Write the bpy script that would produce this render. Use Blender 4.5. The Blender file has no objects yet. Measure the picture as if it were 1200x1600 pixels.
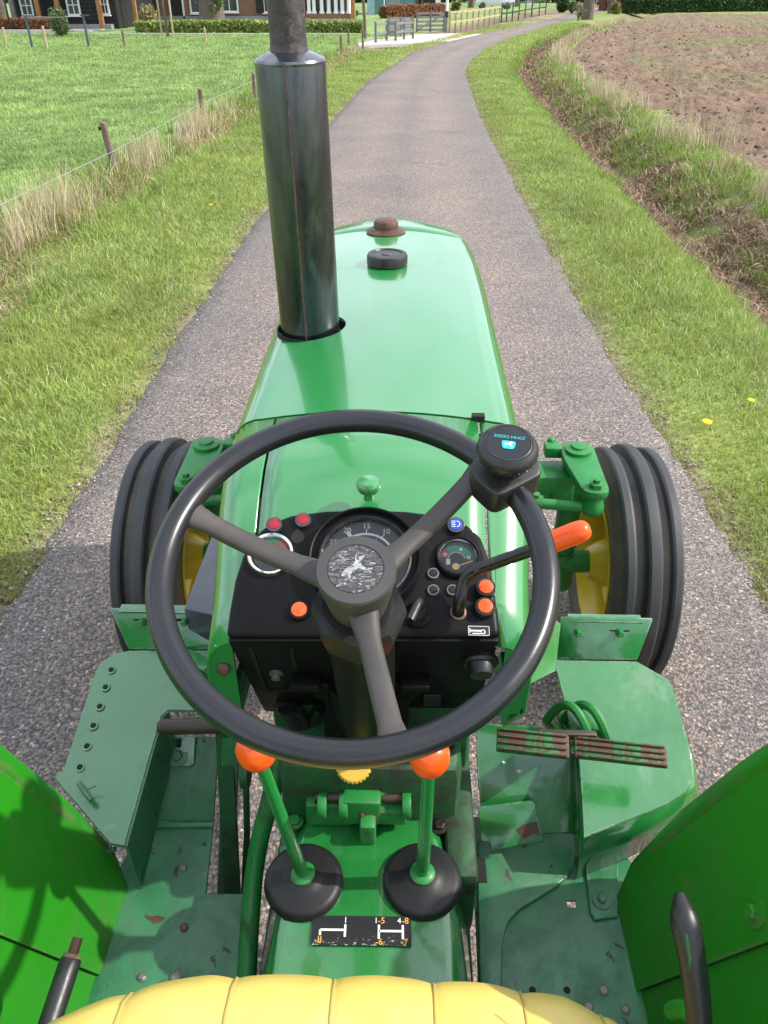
import bpy, bmesh, math, random
import numpy as np
from mathutils import Vector, Matrix, Quaternion
R = math.radians
rng = np.random.default_rng(7)
random.seed(7)
scene = bpy.context.scene
COL = scene.collection

# ------------------------------------------------------------------ camera
FX, HY, VPX, CH, CXX = 1200.0, -20.0, 640.0, 1.95, 0.045
TH = math.atan((800 - HY) / FX)
PS = math.atan((VPX - 600) / FX * math.cos(TH))
cf = Vector((-math.sin(PS) * math.cos(TH), math.cos(PS) * math.cos(TH), -math.sin(TH)))
cr = Vector((math.cos(PS), math.sin(PS), 0))
cu = Vector((-math.sin(PS) * math.sin(TH), math.cos(PS) * math.sin(TH), math.cos(TH)))
CAM = Vector((CXX, 0, CH))
cam_data = bpy.data.cameras.new('camera')
cam_data.sensor_fit = 'VERTICAL'
cam_data.sensor_height = 24.0
cam_data.lens = 24.0 * FX / 1600.0
cam_data.clip_start = 0.02
cam_data.clip_end = 3000
cam = bpy.data.objects.new('camera', cam_data)
COL.objects.link(cam)
m = Matrix((cr, cu, -cf)).transposed().to_4x4()
m.translation = CAM
cam.matrix_world = m
scene.camera = cam

# ------------------------------------------------------------------ light
SUN_EL, SUN_AZ = 42.0, 87.0          # azimuth measured from +Y (road direction) towards +X
world = bpy.data.worlds.new('World')
scene.world = world
world.use_nodes = True
wn, wl = world.node_tree.nodes, world.node_tree.links
wn.clear()
wo = wn.new('ShaderNodeOutputWorld'); wb = wn.new('ShaderNodeBackground')
sk = wn.new('ShaderNodeTexSky')
sk.sky_type = 'NISHITA'; sk.sun_disc = False
sk.sun_elevation = R(SUN_EL); sk.sun_rotation = R(SUN_AZ)
sk.air_density = 1.0; sk.dust_density = 2.5; sk.ozone_density = 1.0
# thin broken cloud over the whole sky
tc = wn.new('ShaderNodeTexCoord'); mp = wn.new('ShaderNodeMapping'); mp.inputs['Scale'].default_value = (1, 1, 2.6)
nz = wn.new('ShaderNodeTexNoise'); nz.inputs['Scale'].default_value = 2.2; nz.inputs['Detail'].default_value = 7; nz.inputs['Roughness'].default_value = .55
rp = wn.new('ShaderNodeValToRGB'); rp.color_ramp.elements[0].position = .38; rp.color_ramp.elements[1].position = .66
rp.color_ramp.elements[0].color = (.25, .25, .25, 1); rp.color_ramp.elements[1].color = (.95, .95, .95, 1)
mx = wn.new('ShaderNodeMix'); mx.data_type = 'RGBA'
mx.inputs[7].default_value = (9.3, 10.0, 11.0, 1)
wl.new(tc.outputs['Generated'], mp.inputs['Vector']); wl.new(mp.outputs[0], nz.inputs['Vector'])
wl.new(nz.outputs['Fac'], rp.inputs['Fac']); wl.new(rp.outputs['Color'], mx.inputs[0])
wl.new(sk.outputs[0], mx.inputs[6]); wl.new(mx.outputs[2], wb.inputs['Color'])
wb.inputs['Strength'].default_value = 0.135
wl.new(wb.outputs[0], wo.inputs['Surface'])

sd = bpy.data.lights.new('sun', 'SUN'); sd.energy = 3.6; sd.angle = R(0.9); sd.color = (1.0, .95, .87)
sun = bpy.data.objects.new('sun', sd); COL.objects.link(sun)
sdir = Vector((math.sin(R(SUN_AZ)) * math.cos(R(SUN_EL)), math.cos(R(SUN_AZ)) * math.cos(R(SUN_EL)), math.sin(R(SUN_EL))))
sun.rotation_euler = sdir.to_track_quat('Z', 'Y').to_euler()
sun.location = (6, 4, 9)
scene.view_settings.view_transform = 'Standard'
scene.view_settings.look = 'None'
scene.view_settings.exposure = 0.62
scene.view_settings.gamma = 1.0
scene.view_settings.use_curve_mapping = False
scene.cycles.max_bounces = 6
scene.cycles.transparent_max_bounces = 8

# ------------------------------------------------------------------ pixel -> place
def ray(px, py):
    return cf + cr * ((px - 600) / FX) - cu * ((py - 800) / FX)
def P(px, py, x=None, y=None, z=None):
    d = ray(px, py)
    t = (x - CAM.x) / d.x if x is not None else (y - CAM.y) / d.y if y is not None else (z - CAM.z) / d.z
    return CAM + d * t
def PPl(px, py, o, n):
    d = ray(px, py)
    return CAM + d * ((o - CAM).dot(n) / d.dot(n))
V = Vector

# ------------------------------------------------------------------ materials
MATS = {}
class NT:
    def __init__(s, name):
        s.m = bpy.data.materials.new(name); s.m.use_nodes = True
        s.n = s.m.node_tree.nodes; s.l = s.m.node_tree.links
        s.b = s.n['Principled BSDF']
        s.tc = s.n.new('ShaderNodeTexCoord')
        MATS[name] = s.m
    def noise(s, scale, detail=4, rough=.5, vec=None, dist=0):
        t = s.n.new('ShaderNodeTexNoise'); t.inputs['Scale'].default_value = scale
        t.inputs['Detail'].default_value = detail; t.inputs['Roughness'].default_value = rough; t.inputs['Distortion'].default_value = dist
        s.l.new(vec if vec is not None else s.tc.outputs['Object'], t.inputs['Vector']); return t.outputs['Fac']
    def ramp(s, fac, stops):
        r = s.n.new('ShaderNodeValToRGB'); e = r.color_ramp.elements
        while len(e) < len(stops): e.new(.5)
        for k, (p, c) in enumerate(stops):
            e[k].position = p
            e[k].color = (c, c, c, 1) if isinstance(c, (int, float)) else tuple(c) + (1,)
        s.l.new(fac, r.inputs['Fac']); return r.outputs['Color']
    def mix(s, fac, a, b, mode='MIX'):
        x = s.n.new('ShaderNodeMix'); x.data_type = 'RGBA'; x.blend_type = mode
        for i, val in ((0, fac), (6, a), (7, b)):
            if hasattr(val, 'is_linked') or hasattr(val, 'links'): s.l.new(val, x.inputs[i])
            elif i == 0: x.inputs[0].default_value = val
            else: x.inputs[i].default_value = tuple(val) + (1,)
        return x.outputs[2]
    def bump(s, h, strength, dist, prev=None):
        b = s.n.new('ShaderNodeBump'); b.inputs['Strength'].default_value = strength; b.inputs['Distance'].default_value = dist
        s.l.new(h, b.inputs['Height'])
        if prev is not None: s.l.new(prev, b.inputs['Normal'])
        return b.outputs['Normal']
    def set(s, **k):
        for a, val in k.items():
            i = s.b.inputs[a.replace('_', ' ')]
            if hasattr(val, 'links'): s.l.new(val, i)
            elif isinstance(val, (tuple, list)): i.default_value = tuple(val) + ((1,) if len(val) == 3 else ())
            else: i.default_value = val
        return s.m

def surf(name, col, rough=.4, metal=0, var=.12, vs=6, bump=.1, bs=60, bd=.001, coat=0, chips=None, dirt=None, rvar=.1, spec=.5, edge=None, dent=0, groove=None):
    """paint / plastic / metal with uneven tone, uneven gloss, fine relief, optional chips and dirt"""
    t = NT(name)
    n1 = t.noise(vs, 5, .6)
    c = t.mix(t.ramp(n1, [(.3, 0), (.7, 1)]), [q * (1 - var) for q in col], [min(1, q * (1 + var)) for q in col])
    rr = t.ramp(t.noise(vs * 2.3, 6, .65), [(.3, max(.02, rough - rvar)), (.75, min(1, rough + rvar))])
    if dirt:
        dc, ds, lo, hi = dirt
        f = t.ramp(t.noise(ds, 8, .7, dist=.6), [(lo, 0), (hi, 1)])
        c = t.mix(f, c, dc); rr = t.mix(f, rr, (.85, .85, .85))
    if groove:      # dried mud packed low in the tread, by radius from the axle
        gc, r0, r1 = groove
        sp = t.n.new('ShaderNodeSeparateXYZ'); t.l.new(t.tc.outputs['Object'], sp.inputs[0])
        cb = t.n.new('ShaderNodeCombineXYZ'); t.l.new(sp.outputs['Y'], cb.inputs[0]); t.l.new(sp.outputs['Z'], cb.inputs[1])
        ln = t.n.new('ShaderNodeVectorMath'); ln.operation = 'LENGTH'; t.l.new(cb.outputs[0], ln.inputs[0])
        mr = t.n.new('ShaderNodeMapRange'); mr.inputs[1].default_value = r1; mr.inputs[2].default_value = r0; t.l.new(ln.outputs['Value'], mr.inputs[0])
        mm_ = t.n.new('ShaderNodeMath'); mm_.operation = 'MULTIPLY'; t.l.new(mr.outputs[0], mm_.inputs[0]); t.l.new(t.ramp(t.noise(7, 7, .7), [(.38, 0), (.66, .85)]), mm_.inputs[1])
        c = t.mix(mm_.outputs[0], c, gc)
    if edge:        # paint rubbed off along the edges
        ec, er, lo = edge
        bv = t.n.new('ShaderNodeBevel'); bv.samples = 4; bv.inputs['Radius'].default_value = er
        ge = t.n.new('ShaderNodeNewGeometry'); dt = t.n.new('ShaderNodeVectorMath'); dt.operation = 'DOT_PRODUCT'
        t.l.new(bv.outputs[0], dt.inputs[0]); t.l.new(ge.outputs['Normal'], dt.inputs[1])
        em = t.ramp(dt.outputs['Value'], [(.90, 1), (.985, 0)])
        f = t.mix(1.0, em, t.ramp(t.noise(28, 5, .7), [(lo, 0), (lo + .12, 1)]), 'MULTIPLY')
        c = t.mix(f, c, ec); rr = t.mix(f, rr, (.6, .6, .6))
    if chips:
        cc, cs, thr = chips
        f = t.ramp(t.noise(cs, 4, .62, dist=1.2), [(thr, 0), (thr + .02, 1)])
        c = t.mix(f, c, cc); rr = t.mix(f, rr, (.7, .7, .7))
    t.set(Base_Color=c, Roughness=rr, Metallic=metal, Specular_IOR_Level=spec)
    if coat: t.set(Coat_Weight=coat, Coat_Roughness=.06)
    nb = None
    if dent: nb = t.bump(t.noise(5, 2, .5), dent, .02)
    if bump: nb = t.bump(t.noise(bs, 3, .6), bump, bd, nb)
    if nb is not None: t.set(Normal=nb)
    return t.m

DUST = (.16, .13, .10)
G_HOOD = surf('green_hood_paint', (.012, .195, .036), .26, var=.06, vs=3, bump=.06, bs=90, bd=.0008, coat=1.0, chips=((.006, .05, .012), 26, .765), rvar=.05, dent=.05, dirt=((.04, .16, .06), 3.5, .60, .9), spec=1.0)
G_FEND = surf('green_fender_paint', (.016, .195, .007), .42, var=.10, vs=4, bump=.10, bs=70, bd=.0008, chips=((.03, .05, .015), 24, .715), dirt=((.05, .13, .025), 5, .52, .80), dent=.16, edge=((.10, .13, .05), .008, .46))
G_PLATE = surf('green_toe_plate_paint', (.014, .165, .030), .24, var=.18, vs=5, bump=.35, bs=30, bd=.0022, chips=((.07, .055, .04), 30, .70), dirt=((.03, .10, .045), 8, .54, .8), coat=.9, spec=1.0, dent=.12, edge=((.26, .29, .26), .005, .47))
G_FLOOR = surf('green_worn_floor_paint', (.018, .145, .050), .40, var=.38, vs=7, bump=.45, bs=40, bd=.0025, chips=((.03, .022, .016), 22, .645), dirt=((.045, .11, .06), 10, .46, .72), spec=.8, dent=.12, edge=((.14, .15, .13), .007, .48))
G_CAST = surf('green_cast_paint', (.014, .185, .035), .42, var=.16, vs=9, bump=.4, bs=55, bd=.0015, chips=((.03, .03, .02), 30, .69), dirt=((.022, .04, .016), 10, .54, .74), edge=((.10, .12, .06), .006, .46))
G_DARK = surf('green_oily_shaded_iron', (.010, .085, .025), .5, var=.3, vs=10, bump=.5, bs=50, bd=.002, dirt=((.018, .02, .012), 7, .45, .65))
G_PED = surf('green_pedal_paint_worn', (.018, .15, .035), .45, var=.2, vs=12, bump=.3, bs=60, bd=.001, chips=((.085, .042, .026), 34, .47))
BLACK = surf('black_dash_enamel', (.007, .007, .0075), .42, var=.3, vs=8, bump=.15, bs=160, bd=.0006, dirt=((.035, .031, .027), 22, .62, .86), spec=.12)
BLACKM = surf('black_steering_plastic', (.012, .012, .015), .27, var=.12, vs=9, bump=.05, bs=220, bd=.0004, dirt=((.06, .055, .05), 30, .68, .9))
HUBM = surf('grey_dusty_hub_plastic', (.046, .041, .037), .5, var=.12, vs=9, bump=.1, bs=200, bd=.0004, dirt=((.075, .063, .053), 14, .5, .8))
RUBBER = surf('black_rubber_boot', (.012, .012, .013), .42, var=.25, vs=12, bump=.12, bs=120, bd=.0006, dirt=((.035, .032, .028), 12, .62, .85), spec=.3)
TYRE = surf('tyre_rubber', (.034, .034, .038), .55, var=.25, vs=6, bump=.3, bs=80, bd=.0015, dirt=((.085, .075, .065), 5, .54, .85), groove=((.15, .115, .08), .352, .374))
YEL = surf('yellow_rim_paint', (.62, .43, .012), .35, var=.08, vs=6, bump=.08, bs=60, chips=((.15, .09, .03), 20, .74))
YELK = surf('yellow_knob_plastic', (.55, .36, .04), .45, var=.08, vs=20, bump=.05)
ORANGE = surf('orange_knob_plastic', (.80, .085, .008), .28, var=.05, vs=20, bump=.03, bs=100, rvar=.04)
CHROME = surf('chrome', (.75, .75, .75), .13, 1, var=.1, vs=30, bump=0, dirt=((.25, .23, .2), 40, .7, .9))
STEEL = surf('dull_steel', (.20, .19, .175), .5, .7, var=.2, vs=30, bump=.1)
RUSTY = surf('rusty_cap_metal', (.10, .045, .032), .42, .35, var=.35, vs=24, bump=.2, bs=90, dirt=((.13, .07, .05), 30, .5, .7))
RUSTBAR = surf('worn_brown_pedal_steel', (.055, .036, .027), .45, .3, var=.4, vs=16, bump=.2, bs=60, dirt=((.10, .07, .05), 20, .55, .75))
BLKCAP = surf('black_moulded_cap', (.013, .013, .014), .4, var=.2, vs=20, bump=.2, bs=160)
ROD = surf('dark_rod_paint', (.014, .013, .012), .35, var=.3, vs=16, bump=.1, chips=((.09, .055, .04), 22, .60))
HOSE = surf('black_hose', (.012, .012, .013), .4, var=.3, vs=12, bump=.3, bs=90)
VINYL = surf('yellow_seat_vinyl', (.66, .50, .12), .40, var=.06, vs=5, bump=.25, bs=330, bd=.0006, dirt=((.55, .45, .20), 7, .52, .82), dent=.10)
GAP = surf('dark_gap', (.004, .005, .004), .8, bump=0, var=.1)
INK_W = surf('white_print', (.72, .72, .70), .5, var=.12, vs=60, bump=0)
INK_O = surf('orange_print', (.80, .36, .03), .5, var=.1, vs=60, bump=0)
INK_T = surf('teal_print', (.02, .42, .48), .4, var=.05, bump=0)
REDL = surf('red_lens', (.28, .012, .018), .12, var=.3, vs=200, bump=.4, bs=300, bd=.001)
ORL = surf('orange_lens', (.75, .10, .02), .14, var=.25, vs=200, bump=.4, bs=300, bd=.001)
BLUEL = surf('blue_lens', (.015, .06, .42), .15, var=.2, vs=200, bump=.2, bs=300, bd=.001)
GFACE_G = surf('green_gauge_print', (.015, .26, .13), .4, var=.06, bump=0)
GFACE_O = surf('orange_gauge_print', (.45, .09, .025), .4, var=.06, bump=0)
GFACE_R = surf('red_gauge_print', (.42, .03, .02), .4, var=.06, bump=0)
NEEDLE = surf('pale_needle', (.72, .55, .20), .4, var=.05, bump=0)

def glass_mat():
    t = NT('gauge_glass'); n = t.n; l = t.l
    n.remove(t.b)
    tr = n.new('ShaderNodeBsdfTransparent'); gl = n.new('ShaderNodeBsdfGlossy'); gl.inputs['Roughness'].default_value = .05
    fr = n.new('ShaderNodeFresnel'); fr.inputs['IOR'].default_value = 1.5
    mxs = n.new('ShaderNodeMixShader'); l.new(fr.outputs[0], mxs.inputs[0]); l.new(tr.outputs[0], mxs.inputs[1]); l.new(gl.outputs[0], mxs.inputs[2])
    l.new(mxs.outputs[0], n['Material Output'].inputs['Surface']); return t.m
GLASS = glass_mat()

def muffler_mat():
    t = NT('blued_muffler_steel')
    mpn = t.n.new('ShaderNodeMapping'); mpn.inputs['Scale'].default_value = (9, 9, 2.2); t.l.new(t.tc.outputs['Object'], mpn.inputs['Vector'])
    a = t.noise(1.0, 7, .62, mpn.outputs[0], .4)
    c = t.ramp(a, [(.30, (.035, .039, .049)), (.46, (.11, .118, .135)), (.58, (.06, .065, .078)), (.72, (.20, .197, .21))])
    spots = t.ramp(t.noise(46, 3, .6), [(.70, 0), (.73, 1)])
    c = t.mix(spots, c, (.20, .13, .10))
    r = t.ramp(t.noise(14, 6, .7), [(.3, .15), (.7, .33)])
    return t.set(Base_Color=c, Roughness=r, Metallic=.9, Normal=t.bump(t.noise(30, 4, .6), .06, .002))
MUFF = muffler_mat()
PIPE = surf('sooty_exhaust_pipe', (.055, .046, .045), .55, .55, var=.5, vs=26, bump=.5, bs=140, bd=.002, dirt=((.15, .12, .115), 60, .52, .66))

def badge_mat():
    t = NT('scratched_silver_badge')
    mpn = t.n.new('ShaderNodeMapping'); mpn.inputs['Scale'].default_value = (60, 190, 90); mpn.inputs['Rotation'].default_value = (0, 0, R(38))
    t.l.new(t.tc.outputs['Object'], mpn.inputs['Vector'])
    a = t.noise(1.6, 6, .7, mpn.outputs[0], 1.8)
    c = t.ramp(a, [(.44, (.03, .029, .03)), (.55, (.09, .088, .086)), (.64, (.42, .41, .40))])
    return t.set(Base_Color=c, Roughness=.45, Metallic=.25)
BADGE = badge_mat()

def decal_mat():
    t = NT('black_decal_film_scuffed')
    mpn = t.n.new('ShaderNodeMapping'); mpn.inputs['Scale'].default_value = (110, 210, 1); mpn.inputs['Rotation'].default_value = (0, 0, R(24))
    t.l.new(t.tc.outputs['Object'], mpn.inputs['Vector'])
    sx = t.n.new('ShaderNodeSeparateXYZ'); t.l.new(t.tc.outputs['Object'], sx.inputs[0])
    a = t.noise(1.1, 5, .7, mpn.outputs[0], 1.0)
    mr = t.n.new('ShaderNodeMapRange'); mr.inputs[1].default_value = .012; mr.inputs[2].default_value = -.026; mr.inputs[3].default_value = -.16; mr.inputs[4].default_value = .10
    t.l.new(sx.outputs['Y'], mr.inputs[0])
    ad = t.n.new('ShaderNodeMath'); t.l.new(a, ad.inputs[0]); t.l.new(mr.outputs[0], ad.inputs[1])
    c = t.ramp(ad.outputs[0], [(.62, (.012, .012, .014)), (.66, (.42, .42, .40))])
    return t.set(Base_Color=c, Roughness=.45)
DECAL = decal_mat()

def road_mat():
    t = NT('exposed_aggregate_asphalt')
    pos = t.n.new('ShaderNodeNewGeometry').outputs['Position']
    vo = t.n.new('ShaderNodeTexVoronoi'); vo.inputs['Scale'].default_value = 105; vo.inputs['Randomness'].default_value = 1
    wob = t.n.new('ShaderNodeTexNoise'); wob.inputs['Scale'].default_value = 60; t.l.new(pos, wob.inputs['Vector'])
    va = t.n.new('ShaderNodeMix'); va.data_type = 'VECTOR'; va.inputs[0].default_value = .012
    t.l.new(pos, va.inputs[4]); t.l.new(wob.outputs['Color'], va.inputs[5])
    t.l.new(va.outputs[1], vo.inputs['Vector'])
    sep = t.n.new('ShaderNodeSeparateColor'); t.l.new(vo.outputs['Color'], sep.inputs[0])
    stone = t.ramp(sep.outputs[0], [(0, (.085, .082, .08)), (.25, (.14, .134, .13)), (.5, (.20, .175, .155)), (.68, (.17, .17, .175)), (.82, (.30, .265, .23)), (.93, (.26, .18, .14)), (.985, (.44, .41, .37))])
    gapf = t.ramp(vo.outputs['Distance'], [(.45, 0), (.78, 1)])
    big = t.noise(.9, 5, .6, pos)
    tone = t.ramp(big, [(.3, (.80, .80, .82)), (.7, (1.12, 1.05, 1.0))])
    # polished wheel tracks are paler and pinker than the crown and margins
    uv = t.n.new('ShaderNodeSeparateXYZ'); t.l.new(t.tc.outputs['UV'], uv.inputs[0])
    track = t.ramp(uv.outputs[0], [(.02, .1), (.2, .75), (.34, 1), (.5, .45), (.66, 1), (.8, .75), (.98, .1)])
    c = t.mix(gapf, stone, (.058, .055, .052))
    c = t.mix(1.0, c, tone, 'MULTIPLY')
    tm = t.mix(track, (.88, .88, .9), (1.28, 1.17, 1.09))
    c = t.mix(1.0, c, tm, 'MULTIPLY')
    dustf = t.ramp(t.noise(2.3, 8, .7, pos), [(.58, 0), (.8, .35)])
    c = t.mix(dustf, c, (.30, .25, .19))
    cv = t.n.new('ShaderNodeTexVoronoi'); cv.feature = 'DISTANCE_TO_EDGE'; cv.inputs['Scale'].default_value = .55
    wb2 = t.n.new('ShaderNodeTexNoise'); wb2.inputs['Scale'].default_value = 2.2; wb2.inputs['Detail'].default_value = 6; t.l.new(pos, wb2.inputs['Vector'])
    vb = t.n.new('ShaderNodeMix'); vb.data_type = 'VECTOR'; vb.inputs[0].default_value = .35; t.l.new(pos, vb.inputs[4]); t.l.new(wb2.outputs['Color'], vb.inputs[5]); t.l.new(vb.outputs[1], cv.inputs['Vector'])
    crk = t.mix(1.0, t.ramp(cv.outputs['Distance'], [(.0, 1), (.0045, 0)]), t.ramp(t.noise(.7, 3, .5, pos), [(.50, 0), (.58, .75)]), 'MULTIPLY')
    c = t.mix(crk, c, (.03, .028, .026))
    inv = t.ramp(vo.outputs['Distance'], [(0, 1), (.8, 0)])
    nb = t.bump(inv, .7, .005)
    return t.set(Base_Color=c, Roughness=.78, Normal=nb)
ROADM = road_mat()

def colattr_mat(name, rough=.7, var=.25, scale=3, bump=0, bs=30, bd=.02, trans=0, sheen=0, fine=None):
    t = NT(name)
    a = t.n.new('ShaderNodeAttribute'); a.attribute_name = 'Col'
    pos = t.n.new('ShaderNodeNewGeometry').outputs['Position']
    f = t.ramp(t.noise(scale, 6, .6, pos), [(.3, 1 - var), (.7, 1 + var)])
    c = t.mix(1.0, a.outputs['Color'], f, 'MULTIPLY')
    if fine:
        f2 = t.ramp(t.noise(fine, 4, .7, pos), [(.3, .6), (.7, 1.4)])
        c = t.mix(1.0, c, f2, 'MULTIPLY')
    t.set(Base_Color=c, Roughness=rough, Specular_IOR_Level=.3)
    if bump: t.set(Normal=t.bump(t.noise(bs, 6, .65, pos), bump, bd))
    if trans:
        tr = t.n.new('ShaderNodeBsdfTranslucent'); t.l.new(c, tr.inputs['Color'])
        ms = t.n.new('ShaderNodeMixShader'); ms.inputs[0].default_value = trans
        out = t.n['Material Output']; t.l.new(t.b.outputs[0], ms.inputs[1]); t.l.new(tr.outputs[0], ms.inputs[2]); t.l.new(ms.outputs[0], out.inputs['Surface'])
    return t.m
GROUNDM = colattr_mat('ground_soil_and_turf', .9, .22, .8, .8, 26, .03, fine=34)
GRASSM = colattr_mat('grass_blades', .5, .22, .9, trans=.35)
DRYM = colattr_mat('dry_stalks', .75, .15, 2, trans=.15)
LEAFM = colattr_mat('leaves', .5, .2, 1.5, trans=.3)
FIELDM = colattr_mat('ploughed_soil', .95, .2, 1.2, .7, 18, .05, fine=22)
WOOD = surf('weathered_post_wood', (.16, .115, .085), .85, var=.3, vs=14, bump=.6, bs=40, bd=.004)
WOODP = surf('pale_rail_wood', (.42, .32, .20), .8, var=.2, vs=6, bump=.3)
WOODG = surf('grey_gate_wood', (.17, .165, .165), .8, var=.25, vs=6, bump=.3)
TIMB = surf('orange_timber', (.36, .17, .065), .7, var=.15, vs=4, bump=.2)
BARK = surf('bark', (.12, .095, .075), .9, var=.35, vs=8, bump=.8, bs=18, bd=.03)
PLANK = surf('black_plank_wall', (.010, .010, .011), .7, var=.3, vs=2, bump=.2)
WHITE = surf('white_paint', (.75, .75, .73), .5, var=.05, vs=4, bump=0)
PANE = surf('window_pane', (.05, .06, .065), .06, var=.4, vs=1.5, bump=0)
CONC = surf('pale_concrete', (.46, .43, .39), .85, var=.12, vs=1.2, bump=.3, bs=20, bd=.004)
PLINTH = surf('grey_render_plinth', (.25, .25, .26), .85, var=.12, vs=2, bump=.2)
BLUEP = surf('blue_grey_paint', (.045, .075, .115), .5, var=.15, vs=3, bump=0)
BLUEL2 = surf('light_blue_shed_paint', (.30, .45, .52), .6, var=.1, vs=2, bump=0)
TEALP = surf('teal_shed_door', (.09, .21, .23), .6, var=.1, vs=2, bump=0)
ROOFM = surf('dark_roof_tile', (.10, .055, .04), .75, var=.2, vs=3, bump=.4, bs=8, bd=.03)
WIRE = surf('galvanised_wire', (.45, .46, .47), .4, .6, var=.1, bump=0)
REDP = surf('red_brown_beam', (.22, .04, .03), .6, var=.1, bump=0)
CARW = surf('white_car_paint', (.65, .67, .7), .25, var=.03, bump=0)
FLOWER = surf('dandelion_petals', (.85, .62, .01), .6, var=.15, vs=120, bump=0)
STEMM = surf('flower_stem', (.10, .20, .03), .6, var=.1, bump=0)

def brick_mat():
    t = NT('red_brick')
    b = t.n.new('ShaderNodeTexBrick'); b.inputs['Scale'].default_value = 5
    b.inputs['Color1'].default_value = (.24, .105, .07, 1); b.inputs['Color2'].default_value = (.17, .07, .05, 1); b.inputs['Mortar'].default_value = (.28, .24, .2, 1)
    b.inputs['Mortar Size'].default_value = .012
    mpn = t.n.new('ShaderNodeMapping'); mpn.inputs['Rotation'].default_value = (R(90), 0, 0)
    t.l.new(t.tc.outputs['Object'], mpn.inputs['Vector']); t.l.new(mpn.outputs[0], b.inputs['Vector'])
    return t.set(Base_Color=b.outputs['Color'], Roughness=.85)
BRICK = brick_mat()

# ------------------------------------------------------------------ object helpers
ORIG = {}
def tag(o, label, cat=None, group=None, kind=None):
    o['label'] = label
    if cat: o['category'] = cat
    if group: o['group'] = group
    if kind: o['kind'] = kind
    return o
def thing(name, loc, label, cat, group=None):
    o = bpy.data.objects.new(name, None); COL.objects.link(o)
    o.location = loc; o.empty_display_size = .1
    ORIG[o.name] = V(loc)
    return tag(o, label, cat, group)
def link(name, me, parent=None, origin=None):
    o = bpy.data.objects.new(name, me); COL.objects.link(o)
    origin = V(origin) if origin is not None else V((0, 0, 0))
    ORIG[o.name] = origin
    if parent is not None:
        o.parent = parent; o.location = origin - ORIG[parent.name]
    else: o.location = origin
    return o

def frame(axis):
    a = V(axis).normalized()
    h = V((1, 0, 0)) if abs(a.x) < .9 else V((0, 1, 0))
    u = (h - a * h.dot(a)).normalized()
    return a, u, a.cross(u)

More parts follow.
